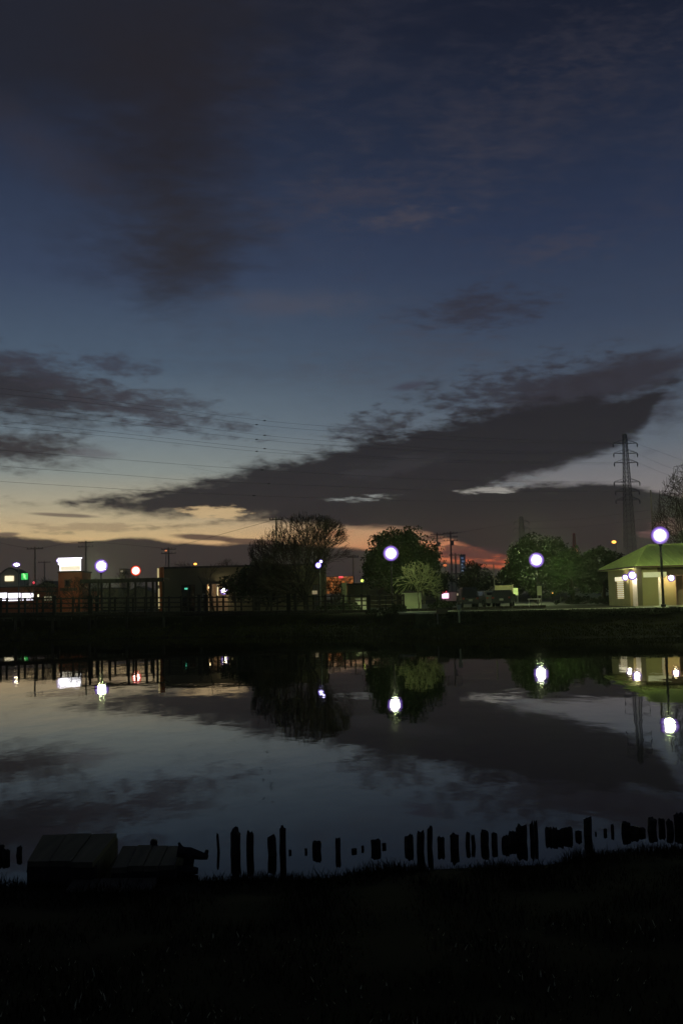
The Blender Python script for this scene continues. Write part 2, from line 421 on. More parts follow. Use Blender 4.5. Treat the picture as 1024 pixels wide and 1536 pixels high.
xs = axis([(-950, -130, 120), (-130, -42, 11), (-42, -8, 1.0), (-8, 9, .3), (9, 42, .8), (42, 130, 11), (130, 950, 120)])
ys = axis([(-40, 0, 4), (0, 4, .5), (4, 7, .25), (7, 14, .14), (14, 50, 4), (50, 80, .5), (80, 120, 8), (120, 950, 100)])
g = MB()
for y in ys:
    for x in xs: g.v.append((x, y, hgt(x, y)))
nx = len(xs)
for j in range(len(ys)-1):
    for i in range(nx-1): g.f.append((j*nx+i, j*nx+i+1, (j+1)*nx+i+1, (j+1)*nx+i)); g.m.append(0)
structure(obj('ground', g, 'soil', smooth=True))

wm = bpy.data.materials.new('pond_water'); wm.use_nodes = True; nw = wm.node_tree; b = nw.nodes['Principled BSDF']
b.inputs['Base Color'].default_value = (.004, .005, .004, 1); b.inputs['Roughness'].default_value = .02; b.inputs['IOR'].default_value = 1.333; b.inputs['Specular IOR Level'].default_value = .22
tcw = nw.nodes.new('ShaderNodeTexCoord'); mpw = nw.nodes.new('ShaderNodeMapping'); mpw.inputs['Scale'].default_value = (1, .55, 1); mpw.inputs['Rotation'].default_value = (0, 0, .3)
nw.links.new(tcw.outputs['Object'], mpw.inputs['Vector'])
na = nw.nodes.new('ShaderNodeTexNoise'); na.inputs['Scale'].default_value = 1.1; na.inputs['Detail'].default_value = 3; na.inputs['Roughness'].default_value = .45
nb = nw.nodes.new('ShaderNodeTexNoise'); nb.inputs['Scale'].default_value = 6.0; nb.inputs['Detail'].default_value = 2
nw.links.new(mpw.outputs[0], na.inputs['Vector']); nw.links.new(mpw.outputs[0], nb.inputs['Vector'])
ba = nw.nodes.new('ShaderNodeBump'); ba.inputs['Strength'].default_value = 1; ba.inputs['Distance'].default_value = .0040
bb = nw.nodes.new('ShaderNodeBump'); bb.inputs['Strength'].default_value = 1; bb.inputs['Distance'].default_value = .0003
nw.links.new(na.outputs['Fac'], ba.inputs['Height']); nw.links.new(nb.outputs['Fac'], bb.inputs['Height'])
nw.links.new(ba.outputs[0], bb.inputs['Normal']); nw.links.new(bb.outputs[0], b.inputs['Normal'])
M['water'] = wm
wt = MB(); wt.face([(-125, 5, 0), (125, 5, 0), (125, 76, 0), (-125, 76, 0)]); structure(obj('pond_water', wt, 'water'))

def strip(name, m, z, near, far, th=0.0):
    s = MB()
    for (x0, a0), (x1, a1), (_, c0), (_, c1) in zip(near, near[1:], far, far[1:]):
        s.face([(x0, a0, z), (x1, a1, z), (x1, c1, z), (x0, c0, z)])
        if th: s.face([(x0, a0, z-th), (x1, a1, z-th), (x1, a1, z), (x0, a0, z)])
    return structure(obj(name, s, m))
pn = [(3.6, 66.0), (6.5, 65.2), (10, 63.6), (16, 62.2), (24, 61.6), (60, 60)]
strip('path', 'pave', 1.43, pn, [(x, y+3.2) for x, y in pn], .10)
strip('pavement', 'pave', 1.358, [(-60, 80.5), (-20, 80.5), (3.2, 80)], [(-60, 83), (-20, 83), (3.2, 82.5)])
strip('parking_lot', 'asph', 1.36, [(2, 86), (40, 88)], [(2, 130), (60, 130)])

# ------------------------------------------------------------------ foliage helpers
def leaves(mb, centres, n, size, spread, seed):
    r = random.Random(seed)
    for (c, rad) in centres:
        for _ in range(n):
            v = Vector((r.gauss(0, 1), r.gauss(0, 1), r.gauss(0, 1))).normalized()*rad*(r.random()**.45)*spread
            p = Vector(c)+v; s = size*r.uniform(.6, 1.3)
            a = Vector((r.gauss(0, 1), r.gauss(0, 1), r.gauss(0, 1))).normalized()
            b = a.cross(Vector((r.gauss(0, 1), r.gauss(0, 1), r.gauss(0, 1)))).normalized()
            mb.face([p-a*s, p+b*s*.5, p+a*s, p-b*s*.5])
def limbs(mb, base, top, targets, r0, n=6):
    for t in targets:
        t = Vector(t); k = rng.uniform(.35, .9); s = Vector(base).lerp(Vector(top), k)
        mid = s.lerp(t, .5)+Vector((rng.uniform(-.2, .2), rng.uniform(-.2, .2), rng.uniform(0, .3)))
        mb.tube([s, mid, t], [r0*.4, r0*.25, r0*.08], 5)
def leafy_tree(name, label, px, Y, zb, w_, h_, m='leaf', n=70, clusters=90, size=.17, seed=1, group=None, depth=None, low=.22, lean=0):
    r = random.Random(seed); x = X_(px, Y)
    t = thing(name, label, 'tree', (x, Y, zb), 0, group)
    tr = MB(); th = h_*.55
    tr.tube([(0, 0, -.2), (.05, 0, th*.4), (lean*.3, .05, th), (lean, 0, h_*.8)], [w_*.045, w_*.035, w_*.025, w_*.008], 9)
    cs = []; cz = h_*(low+1)/2; hz = h_*(1-low)/2; dp = (depth or w_)/2
    for k in range(clusters):
        ph = r.uniform(0, 2*math.pi); ct = r.uniform(-1, 1); st = math.sqrt(1-ct*ct); q = r.uniform(.35, .88)
        lump = 1 + .20*mnoise.noise((math.cos(ph)*1.6+seed, math.sin(ph)*1.6, ct*1.6))
        q *= lump
        cs.append(((lean*.5+math.cos(ph)*st*q*w_/2, math.sin(ph)*st*q*dp, cz+ct*q*hz), w_*r.uniform(.07, .13)))
    limbs(tr, (0, 0, th*.3), (lean*.5, 0, h_*.75), [c for c, _ in r.sample(cs, min(26, clusters))], w_*.03)
    obj('trunk', tr, 'darkbark', t)
    cr = MB(); leaves(cr, cs, n, size, 1.0, seed+5); obj('crown', cr, m, t)
    return t
def bare_tree(name, label, px, Y, zb, w_, h_, r0=.25, seed=1, levels=5, fork=.16, m='twig', group=None, lean=0, up=.35, density=1.0, tight=False, twig_r=.012, kids=(5, 4, 4, 3, 3, 2)):
    r = random.Random(seed); x = X_(px, Y); t = thing(name, label, 'tree', (x, Y, zb), 0, group)
    tr = MB(); cr = MB()
    def inside(p):
        a = (p.x-lean*.5)/(w_/2); b_ = p.y/(w_/2); c = (p.z-h_*(.34 if tight else .42))/(h_*(.66 if tight else .58))
        if tight: c = abs(c)**1.25
        return a*a+b_*b_+c*c < 1.0 - (.25*r.random()**2 if tight else 0) + (.16*mnoise.noise(p*.9) if tight else 0)
    def grow(p, d, ln, ra, lv):
        pts = [p.copy()]; rs = [ra]; n = 4 if lv < 3 else 3; q = p.copy(); dd = d.copy()
        for k in range(n):
            dd = (dd + Vector((r.gauss(0, .13 if not tight else .07), r.gauss(0, .13 if not tight else .07), r.gauss(0, .08)+up*.12))).normalized()
            q = q + dd*ln/n
            if lv > 0 and not inside(q): break
            pts.append(q.copy()); rs.append(max(twig_r, ra*(1-.65*(k+1)/n)))
        if len(pts) > 1: (tr if lv <= 1 else cr).tube(pts, rs, 7 if lv == 0 else (5 if lv < 3 else 3), cap=False)
        if lv >= levels or len(pts) < 2: return
        nk = kids[lv]
        if density != 1.0 and lv > 1: nk = max(1, round(nk*density))
        for k in range(nk + (1 if r.random() < .4 else 0)):
            f = r.uniform(.25, 1.0) if lv else r.uniform(.75, 1.0)
            i = min(len(pts)-2, int(f*(len(pts)-1))); fr = f*(len(pts)-1)-i
            s = pts[i].lerp(pts[i+1], min(1, fr))
            ph = r.uniform(0, 2*math.pi) if lv else 2*math.pi*k/nk + r.uniform(-.3, .3)
            axd = (pts[i+1]-pts[i]).normalized(); sd = axd.orthogonal().normalized()
            sd = (Matrix.Rotation(ph, 3, axd) @ sd)
            an = (r.uniform(.2, .6) if tight else r.uniform(.45, .95)) if lv else r.uniform(.30, 1.28)
            nd = (axd*math.cos(an) + sd*math.sin(an)).normalized()
            grow(s, nd, ln*(r.uniform(.55, .8) if lv else r.uniform(2.6, 3.6)), rs[i]*r.uniform(.5, .7), lv+1)
    grow(Vector((0, 0, -.2)), Vector((lean*.05, 0, 1)), h_*fork+.2, r0, 0)
    obj('trunk', tr, 'darkbark' if m == 'twig' else m, t); obj('crown', cr, m, t)
    return t

# ------------------------------------------------------------------ park lamps
GL = 1.35
def park_lamp(px, py, Y, rad, label, zb=GL, m='lamp', group='white globe lamps around the pond', name='park_lamp'):
    p = at(px, py, Y); t = thing(name, label, 'lamp', (p.x, Y, zb), 0, group)
    h = p.z-zb
    pl = MB(); pl.tube([(0, 0, 0), (0, 0, .25), (0, 0, .26), (0, 0, h-rad)], [.16, .16, .09, .065], 10)
    obj('pole', pl, 'dark', t)
    cp = MB(); cp.tube([(0, 0, h-rad-.12), (0, 0, h-rad*.9)], [.09, .16], 12); obj('collar', cp, 'dark', t)
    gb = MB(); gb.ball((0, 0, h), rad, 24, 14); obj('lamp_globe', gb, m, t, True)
    return t
park_lamp(989, 803, 63.5, .58, 'large globe lamp on a dark pole in front of the green-roofed pavilion')
park_lamp(586, 830, 78, .62, 'globe lamp shining in front of the rounded leafy tree', zb=1.35)
park_lamp(804, 840, 104, .80, 'globe lamp in front of the right-hand tree clump beside the cream board')
park_lamp(152, 849, 105, .74, 'globe lamp shining above the pergola right of the lit billboard')
# small double lamp seen through the bare tree
p = at(479, 846, 83); t = thing('park_lamp', 'small two-headed violet lamp in front of the big bare tree', 'lamp', (p.x, 83, GL), 0, 'white globe lamps around the pond')
q = MB(); q.tube([(0, 0, 0), (0, 0, p.z-GL)], [.09, .05], 8); q.tube([(-.2, 0, p.z-GL-.25), (.15, 0, p.z-GL+.25)], .03, 6); obj('pole', q, 'dark', t)
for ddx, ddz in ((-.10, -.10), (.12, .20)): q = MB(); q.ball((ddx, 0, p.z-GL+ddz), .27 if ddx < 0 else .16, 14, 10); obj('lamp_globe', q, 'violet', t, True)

def pole_lamp(px, py, Y, rad, label, m, arm=0, pm='steel', name='street_lamp', zb=GL):
    p = at(px, py, Y); t = thing(name, label, 'lamp', (p.x, Y, zb), 0)
    q = MB(); h = p.z-zb; q.tube([(arm, 0, 0), (arm, 0, h-.1)], [.11, .06], 8)
    if arm: q.tube([(arm, 0, h-.1), (arm*.5, 0, h+.12), (0, 0, h+.1)], .05, 6)
    obj('pole', q, pm, t)
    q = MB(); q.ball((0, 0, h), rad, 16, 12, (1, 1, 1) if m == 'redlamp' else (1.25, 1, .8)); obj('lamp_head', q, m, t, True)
    return t
pole_lamp(25, 847, 150, .5, 'bluish-white street lamp on a pale pole behind the arched building', 'lampsmall', arm=.35)
pole_lamp(204, 856, 120, .62, 'glowing red lamp on a pole above the pergola roof', 'redlamp')
pole_lamp(293, 846, 130, .17, 'small amber lamp standing over the hall roof', 'amber', arm=-.3)
pole_lamp(920, 813, 125, .22, 'amber street lamp high above the trees left of the pavilion', 'amber', arm=.25)
pole_lamp(249, 826, 170, .16, 'faint amber lamp on a pole left of the hall', 'amberdim')

# ------------------------------------------------------------------ trees
bare_tree('bare_tree', 'large bare spreading tree with fine twigs against the afterglow', 461, 90, GL, 11.0, 8.9, .34, 5, 6, .15, kids=(12, 5, 4, 3, 3, 2), twig_r=.013, up=.3, tight=True)
bare_tree('bare_tree', 'dark lower bare tree just left of the large spreading one', 400, 93, GL, 8.0, 4.6, .22, 8, 5, .16, kids=(7, 5, 4, 4, 3, 3), twig_r=.014)
leafy_tree('evergreen_tree', 'low dark wide evergreen behind the bridge rails beside the hall', 384, 95, GL, 7.6, 4.3, 'leaf2', 60, 70, .16, 21, low=.25)
bare_tree('bare_tree', 'small bare tree spreading in front of the hall doorway', 322, 92, GL, 3.6, 4.6, .11, 33, 4, .5, kids=(5, 4, 3, 2, 2))
leafy_tree('broadleaf_tree', 'rounded leafy tree lit by the globe lamp at mid-shore', 601, 94, GL, 9.0, 7.5, 'leaf', 150, 190, .15, 3, low=.12)
bare_tree('young_tree', 'pale young tree with lit branches before the rounded leafy tree', 627, 84, GL, 4.6, 4.2, .085, 14, 4, .40, m='palebark', kids=(7, 4, 3, 2, 2), twig_r=.024, up=.05)
leafy_tree('broadleaf_tree', 'tall rounded tree directly behind the globe lamp at right', 806, 116, GL, 8.6, 8.0, 'leaf', 130, 160, .17, 4, low=.08)
leafy_tree('broadleaf_tree', 'leafy tree between the lamp-lit tree and the pavilion', 858, 110, GL, 6.4, 6.2, 'leaf', 80, 100, .17, 6, low=.08)
leafy_tree('broadleaf_tree', 'dark leafy tree touching the pavilion roof at its left', 905, 104, GL, 5.4, 6.0, 'leaf2', 80, 100, .16, 7, low=.08)
leafy_tree('broadleaf_tree', 'low dark tree far beyond the parked cars under the red sky', 712, 165, GL, 8.0, 6.2, 'leaf2', 60, 80, .24, 9, low=.05)
leafy_tree('broadleaf_tree', 'dark tree beyond the cars and just left of the lamp-lit tree', 768, 150, GL, 5.5, 5.4, 'leaf2', 60, 70, .22, 10, low=.05)
leafy_tree('broadleaf_tree', 'dark tree filling the gap right of the rounded leafy tree', 655, 140, GL, 5.0, 5.0, 'leaf2', 50, 60, .22, 12, low=.05)
bare_tree('bare_tree', 'bare tree reaching in at the right edge above the pavilion roof', 1052, 84, GL, 7.8, 12.2, .28, 41, 5, .2, kids=(7, 5, 4, 4, 3, 3), twig_r=.016)
leafy_tree('evergreen_tree', 'dark evergreen behind the pavilion at the right edge', 1040, 96, GL, 4.2, 7.6, 'leaf2', 70, 70, .16, 13, low=.1)
for px, Y, w_, h_, sd, lb in ((62, 100, 4.2, 4.0, 51, 'small bare tree in front of the bright shop window'), (116, 96, 3.2, 3.8, 52, 'small bare tree before the orange tower block'),
                          (148, 150, 6.0, 5.0, 53, 'faint bare tree behind the left end of the pergola'), (188, 152, 6.5, 6.0, 54, 'faint bare tree behind the red lamp'), (268, 128, 6.5, 6.4, 55, 'reddish bare tree rising behind the hall roof'),
                          (500, 93, 2.3, 3.2, 57, 'small bare tree in front of the orange-lit net'), (343, 130, 6.0, 6.6, 58, 'twiggy bare tree behind the hall near the dark evergreen')):
    bare_tree('bare_tree', lb, px, Y, GL, w_, h_, .13, sd, 4, .22, kids=(6, 4, 4, 3, 2), twig_r=.014)

# shrubs and reeds on the far bank
def bush(px, Y, zb, w_, h_, label, seed, m='hedge', n=60):
    r = random.Random(seed); t = thing('bush', label, 'bush', (X_(px, Y, zb), Y, zb), 0)
    st = MB(); cs = []
    for k in range(26):
        a = r.uniform(0, 6.28); q = r.uniform(.1, .85); c = Vector((math.cos(a)*q*w_/2, math.sin(a)*q*w_*.3, h_*r.uniform(.25, .85)*(1-.35*q)))
        cs.append((c, h_*.22)); st.tube([(0, 0, -.1), c*.6, c], [.03, .02, .01], 4)
    obj('stems', st, 'darkbark', t); cr = MB(); leaves(cr, cs, n, .10, 1, seed); obj('foliage', cr, m, t)
for i, (px, Y, z, w_, h_, lb) in enumerate([(590, 69.6, .75, 2.6, 1.35, 'rounded dark bush at the right end of the footbridge'), (562, 70.5, .7, 1.8, 1.2, 'dark bush under the last bridge posts'),
        (520, 82, 1.35, 3.0, .8, 'low clipped bush behind the bridge rails left of the pale wall'), (492, 81.5, 1.35, 2.4, .75, 'low bush behind the bridge below the small orange-lit tree'),
        (662, 84, 1.35, 2.6, .8, 'low bush right of the small lit hut'), (868, 92, 1.35, 5.0, .9, 'long low bush behind the cream board'),
        (910, 88, 1.35, 2.6, .8, 'low bush at the left foot of the pavilion')]): bush(px, Y, z, w_, h_, lb, 70+i)
def clump(name, x0, x1, yf, zf, n, hh, m, seed, wd=.03, lean=.3):
    r = random.Random(seed); mb = MB()
    for _ in range(n):
        x = r.uniform(x0, x1); y = yf(x, r); z = zf(x, y); h = hh*r.uniform(.4, 1.2)*(1+1.1*mnoise.noise((x*1.7, y*1.7, 5))); a = r.uniform(0, 6.28)
        dxx, dyy = math.cos(a)*lean*h, math.sin(a)*lean*h; s = Vector((math.sin(a), -math.cos(a), 0))*wd
        p0 = Vector((x, y, z-.03)); p1 = p0+Vector((dxx*.35, dyy*.35, h*.6)); p2 = p0+Vector((dxx, dyy, h))
        mb.face([p0-s*.5, p0+s*.5, p1+s*.4, p1-s*.4]); mb.face([p1-s*.4, p1+s*.4, p2])
    return structure(obj(name, mb, m), 'stuff')
clump('bank_grass', -40, 40, lambda x, r: yfar(x)+r.uniform(.1, 5), hgt, 45000, .13, 'bankgrass', 5, .05)
clump('shore_reeds', -6, 7, lambda x, r: yfar(x)+r.uniform(-.2, .8), lambda x, y: max(0, hgt(x, y)), 1400, .4, 'reed', 6, .03)

# clipped hedge between bank and path
hd = thing('hedge', 'long clipped hedge below the lamp-lit path on the right bank', 'hedge', (0, 0, 0))
hb = MB(); hl = MB(); r = random.Random(5)
hp = [(4.6, 64.2), (7, 63.2), (10, 61.8), (16, 60.4), (24, 59.8), (45, 58.6)]
for (x0, y0), (x1, y1) in zip(hp, hp[1:]):
    n = int((x1-x0)/1.5)+1
    for k in range(n):
        xa, xb = x0+(x1-x0)*k/n, x0+(x1-x0)*(k+1)/n; ya, yb = y0+(y1-y0)*k/n, y0+(y1-y0)*(k+1)/n
        hb.box(((xa+xb)/2, (ya+yb)/2, .93), (xb-xa, .9, .84), math.atan2(yb-ya, xb-xa))
hb2 = MB()
for _ in range(26000):
    x = r.uniform(4.4, 28); y = lerp(hp, x); k = r.random()
    ramp_in = min(1, (x-4.2)/2.2)
    if k < .6: p = Vector((x, y-.48-abs(r.gauss(0, .04)), r.uniform(.45, .5+.92*ramp_in)))
    else: p = Vector((x, y+r.uniform(-.5, .5), .5+.9*ramp_in+r.uniform(-.08, .05)))
    s = .06*r.uniform(.6, 1.4); a = Vector((r.gauss(0, 1), r.gauss(0, 1), r.gauss(0, 1))).normalized(); b_ = a.orthogonal().normalized()
    hb2.face([p-a*s, p+b_*s*.6, p+a*s, p-b_*s*.6])
obj('hedge_core', hb, 'hedge', hd); obj('foliage', hb2, 'hedge', hd)

# ------------------------------------------------------------------ footbridge
Yb = 75.0
fb = thing('footbridge', 'long dark timber footbridge with railings along the left far shore', 'footbridge', (0, 0, 0))
xa, xb = X_(-40, Yb), X_(604, Yb)
def zd(x): return 1.98 + (1.56-1.98)*(x-X_(0, Yb))/(X_(552, Yb)-X_(0, Yb))
dk = MB(); n = int((xb-xa)/.22)
for k in range(n):
    x = xa+(xb-xa)*(k+.5)/n; dk.box((x, Yb+.9, zd(x)-.04), (.19, 2.2, .06))
obj('deck', dk, 'wood', fb)
bm = MB()
for yy in (Yb, Yb+1.8): bm.tube([(xa, yy, zd(xa)-.22), (xb, yy, zd(xb)-.22)], .15, 4)
obj('beam', bm, 'wood', fb)
k = 0; x = xa+.4
while x < xb:
    for yy in (Yb+.05, Yb+1.75):
        pl = MB(); pl.tube([(x, yy, max(-.8, hgt(x, yy)-.4)), (x, yy, zd(x)-.1)], .11, 7); obj('pile', pl, 'wood', fb)
    x += 2.75
posts = [px for px in range(-25, 600, 27)]
extra = [82, 135, 310, 432, 443, 553]
for side, yy in (('f', Yb-.12), ('r', Yb+1.95)):
    rl = thing('railing', '', '', (0, 0, 0)); del rl['label']; del rl['category']; rl.parent = fb
    for hh, rr in ((1.02, .045), (.66, .035), (.32, .035)):
        q = MB(); q.tube([(xa, yy, zd(xa)+hh), (xb, yy, zd(xb)+hh)], rr*1.25, 4); obj('rail', q, 'wood', rl)
    for px in posts + (extra if side == 'f' else []):
        x = X_(px + (0 if side == 'f' else 9), yy, 2.3)
        thick = px in (137, 299, 434) or px in extra
        q = MB(); wdt = .14 if not thick else .22
        q.box((x, yy-.01, zd(x)+.5), (wdt, wdt, 1.26+(.08 if thick else 0)), 0); obj('post', q, 'wood', rl)
        if thick:
            c = MB(); c.box((x, yy-.01, zd(x)+1.19), (wdt+.05, wdt+.05, .05)); obj('post_cap', c, 'wood', rl)
# retaining boards behind the bridge
rb = MB()
for k in range(70):
    x = X_(-60, 78)+k*.65; rb.box((x, 77.6, .95), (.6, .12, 1.1+.08*rng.random()))
tag(obj('retaining_wall', rb, 'wood'), 'dark timber retaining wall on the bank behind the footbridge', 'wall')

# ------------------------------------------------------------------ wooden pergola
pg = thing('pergola', 'flat-roofed dark pergola shelter behind the footbridge at left', 'pergola', (0, 0, 0))
Yp = 86; za = at(180, 869, Yp).z
x0, x1 = X_(124, Yp), X_(244, Yp)
q = MB(); q.box(((x0+x1)/2, Yp+1.5, za-.02), (x1-x0, 3.4, .16)); q.box(((x0+x1)/2, Yp-.22, za-.12), (x1-x0+.3, .1, .34)); obj('roof', q, 'wood', pg)
for px in (135, 153, 193, 220, 236):
    for dd in (0, 3):
        q = MB(); q.box((X_(px, Yp), Yp+dd, (GL+za)/2-.1), (.17, .17, za-GL-.2)); obj('post', q, 'wood', pg)
# lit sign pillar beside it
t = thing('sign_pillar', 'slim pillar with pale glowing strip at the left end of the hall', 'pillar', (X_(240, 90), 90, GL))
h = at(240, 851, 90).z-GL
q = MB(); q.box((.15, .1, h/2), (.42, .3, h)); obj('column', q, 'orangewall', t)
q = MB(); q.box((-.11, -.07, h*.80), (.16, .04, h*.36)); q.box((-.08, -.07, h*.34), (.16, .04, h*.42)); obj('light_strip', q, emit('strip_glow', (.95, .72, .32), .45), t)

# ------------------------------------------------------------------ hall
def wall_between(mb, pts, z0, z1, th=.2):
    pass
Yh = 100
hl = thing('hall', 'long flat-roofed community hall behind the footbridge and bare trees', 'building', (0, Yh, GL))
x0, x1 = X_(246, Yh), X_(488, Yh); zt = at(300, 852, Yh).z-GL
ops = [(X_(272, Yh), X_(293, Yh), 0, at(280, 877, Yh).z-GL), (X_(303.5, Yh), X_(308.5, Yh), 1.25, at(305, 877, Yh).z-GL), (X_(311, Yh), X_(342, Yh), 0, at(317, 876, Yh).z-GL),
       (X_(364, Yh), X_(369, Yh), 1.2, 2.2), (X_(378, Yh), X_(392, Yh), 1.0, 2.4), (X_(400, Yh), X_(414, Yh), 1.0, 2.4), (X_(469, Yh), X_(479, Yh), .1, 2.5)]
q = MB(); cur = x0
for a, b_, z0, z1 in ops:
    if a > cur: q.box(((cur+a)/2, .1, zt/2), (a-cur, .2, zt))
    if z0 > 0: q.box(((a+b_)/2, .1, z0/2), (b_-a, .2, z0))
    q.box(((a+b_)/2, .1, (z1+zt)/2), (b_-a, .2, zt-z1)); cur = b_
q.box(((cur+x1)/2, .1, zt/2), (x1-cur, .2, zt))
q.box((x0+.1, 5, zt/2), (.2, 9.6, zt)); q.box((x1-.1, 5, zt/2), (.2, 9.6, zt)); q.box(((x0+x1)/2, 9.9, zt/2), (x1-x0, .2, zt))
obj('wall', q, 'wall', hl)
q = MB(); q.box(((x0+x1)/2, 5, zt+.09), (x1-x0+.3, 10.4, .18)); obj('roof', q, 'roofd', hl)
for i, (a, b_, z0, z1) in enumerate(ops):
    if i in (2,): continue
    q = MB(); q.box(((a+b_)/2, .16, (z0+z1)/2), (b_-a, .03, z1-z0))
    dr = obj('door' if i == 0 else 'window', q, 'glass' if i != 6 else 'greycar', hl)
    f = MB()
    for s in (a+.04, b_-.04, (a+b_)/2): f.box((s, .10, (z0+z1)/2), (.07, .06, z1-z0-.004))
    f.box(((a+b_)/2, .095, z1-.04), (b_-a, .05, .07)); obj('frame', f, 'brown', dr)
q = MB(); q.box((X_(279.5, Yh), .05, at(279, 883, Yh).z-GL), (.28, .12, .16)); obj('exit_sign', q, 'exit', hl)
q = MB(); q.box((X_(306, Yh), .05, 1.35), (.26, .02, 1.0)); obj('notice', q, 'pale', hl)
# lit entrance recess with two pale columns
a, b_, z0, z1 = ops[2]; q = MB()
q.box(((a+b_)/2, 2.3, z1/2), (b_-a, .1, z1)); q.box((a-.03, 1.2, z1/2), (.06, 2.0, z1)); q.box((b_+.03, 1.2, z1/2), (.06, 2.0, z1)); q.box(((a+b_)/2, 1.2, z1+.03), (b_-a, 2.0, .06))
obj('entrance_recess', q, 'warmwall', hl)
for px in (318, 326.5):
    q = MB(); q.tube([(X_(px, Yh), -.15, 0), (X_(px, Yh), -.15, z1)], .10 if px > 320 else .2, 10); obj('column', q, 'pale' if px > 320 else 'brown', hl)
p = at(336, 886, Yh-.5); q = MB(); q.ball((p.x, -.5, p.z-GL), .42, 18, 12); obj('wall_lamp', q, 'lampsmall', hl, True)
q = MB(); q.box((X_(313.5, Yh), .5, z1-.35), (.12, .12, .18)); obj('entrance_light', q, emit('warm_entrance', (1, .7, .35), 9), hl)
q = MB(); q.box((X_(471, Yh)+.1, -.03, 1.7), (.5, .03, .35)); obj('lit_notice', q, 'windim', hl)
q = MB(); q.box((X_(384, Yh), -.03, 1.75), (.26, .03, .1)); obj('red_notice', q, emit('dim_red', (1, .3, .15), .35), hl)

# orange-lit netting, low walls and hut between the trees
t = thing('lit_net_fence', 'orange-lit mesh fence glowing through twigs right of the hall', 'fence', (0, 118, GL))
x0, x1 = X_(489, 118), X_(531, 118); z0, z1 = at(510, 890, 118).z-GL, at(510, 865, 118).z-GL
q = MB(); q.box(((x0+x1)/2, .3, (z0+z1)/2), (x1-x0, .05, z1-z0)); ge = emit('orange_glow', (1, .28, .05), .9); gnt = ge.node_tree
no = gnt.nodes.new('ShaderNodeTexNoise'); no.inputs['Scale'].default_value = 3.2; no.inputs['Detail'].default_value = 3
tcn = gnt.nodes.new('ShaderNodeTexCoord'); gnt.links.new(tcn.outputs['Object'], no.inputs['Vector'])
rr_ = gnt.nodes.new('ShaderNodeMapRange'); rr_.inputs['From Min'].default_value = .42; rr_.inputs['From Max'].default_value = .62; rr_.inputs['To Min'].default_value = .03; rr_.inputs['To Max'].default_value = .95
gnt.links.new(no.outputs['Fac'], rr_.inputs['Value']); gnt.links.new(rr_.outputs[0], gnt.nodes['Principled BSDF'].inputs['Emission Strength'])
obj('speckle_glow', q, ge, t)  # car-park and restaurant lights painted as speckled glow on a sheet
q = MB()
for k in range(26): q.tube([(x0+(x1-x0)*k/25, .1, z0), (x0+(x1-x0)*k/25, .1, z1)], .025, 4)
for k in range(12): q.tube([(x0, .08, z0+(z1-z0)*k/11), (x1, .08, z0+(z1-z0)*k/11)], .025, 4)
obj('mesh', q, 'dark', t)
q = MB(); q.tube([(x0, 0, 0), (x0, 0, z1)], .07, 6); q.tube([(x1, 0, 0), (x1, 0, z1)], .07, 6); obj('posts', q, 'dark', t)
q = MB(); q.box(((x0*.45+x1*.55), -.02, z1-.06), (.5, .05, .22)); obj('red_light', q, 'redglow', t)

def simple_building(name, label, px0, px1, pyt, Y, depth, m, roofm='roofd', gable=False, wins=(), rz=0, over=.15, roofh=None):
    x0, x1 = X_(px0, Y), X_(px1, Y); z1 = at((px0+px1)/2, pyt, Y).z-GL; cx_ = (x0+x1)/2; w_ = x1-x0
    t = thing(name, label, 'building' if 'hut' not in name else 'hut', (cx_, Y, GL), rz)
    rh = roofh if roofh else (w_*.22 if gable else .15); zw = z1-rh
    q = MB()
    q.box((0, .1, zw/2), (w_, .2, zw)); q.box((0, depth-.1, zw/2), (w_, .2, zw)); q.box((-w_/2+.1, depth/2, zw/2), (.2, depth-.4, zw)); q.box((w_/2-.1, depth/2, zw/2), (.2, depth-.4, zw))
    if gable:
        for yy in (0.0, depth):
            q.face([(-w_/2, yy, zw), (w_/2, yy, zw), (0, yy, z1-.05)])
    obj('wall', q, m, t)
    q = MB()
    if gable:
        for s in (-1, 1):
            a, b_ = Vector((s*(w_/2+over), -over, zw-.06)), Vector((0, -over, z1)); c, d = Vector((0, depth+over, z1)), Vector((s*(w_/2+over), depth+over, zw-.06)); u = Vector((0, 0, .12))
            q.face([a, b_, c, d]); q.face([a+u, b_+u, c+u, d+u]); q.face([a, b_, b_+u, a+u])
    else: q.box((0, depth/2, z1-rh/2), (w_+over*2, depth+over*2, rh))
    obj('roof', q, roofm, t)
    for (pa_, pb_, pc, pd, wm_) in wins:   # px0,px1,pytop,pybottom
        a, b_ = X_(pa_, Y)-cx_, X_(pb_, Y)-cx_; zt_, zb_ = at((pa_+pb_)/2, pc, Y).z-GL, at((pa_+pb_)/2, pd, Y).z-GL
        q = MB(); q.box(((a+b_)/2, -.02, (zt_+zb_)/2), (b_-a, .04, zt_-zb_)); wn = obj('window', q, wm_, t)
        f = MB(); ww = .05+.0006*Y
        for s in (a, b_): f.box((s, -.05, (zt_+zb_)/2), (ww, .05, zt_-zb_+ww))
        for s in (zt_, zb_): f.box(((a+b_)/2, -.055, s), (b_-a+ww, .05, ww))
        obj('frame', f, 'brown', wn)
    return t
simple_building('storage_hut', 'small flat-roofed hut with pale lit wall behind the young tree', 606, 632, 887, 90, 3, 'creamsign', roofh=.12, over=.1)
simple_building('garden_wall_building', 'long low grey outbuilding between the orange net and the rounded tree', 521, 606, 874, 104, 5, 'wall')
q = MB(); Yw = 103; x0, x1 = X_(511, Yw), X_(520.5, Yw); z1 = at(515, 875, Yw).z
q.box(((x0+x1)/2, Yw, (GL+z1)/2), (x1-x0, .15, z1-GL)); q.box(((x0+x1)/2, Yw, z1+.03), (x1-x0+.1, .25, .06))
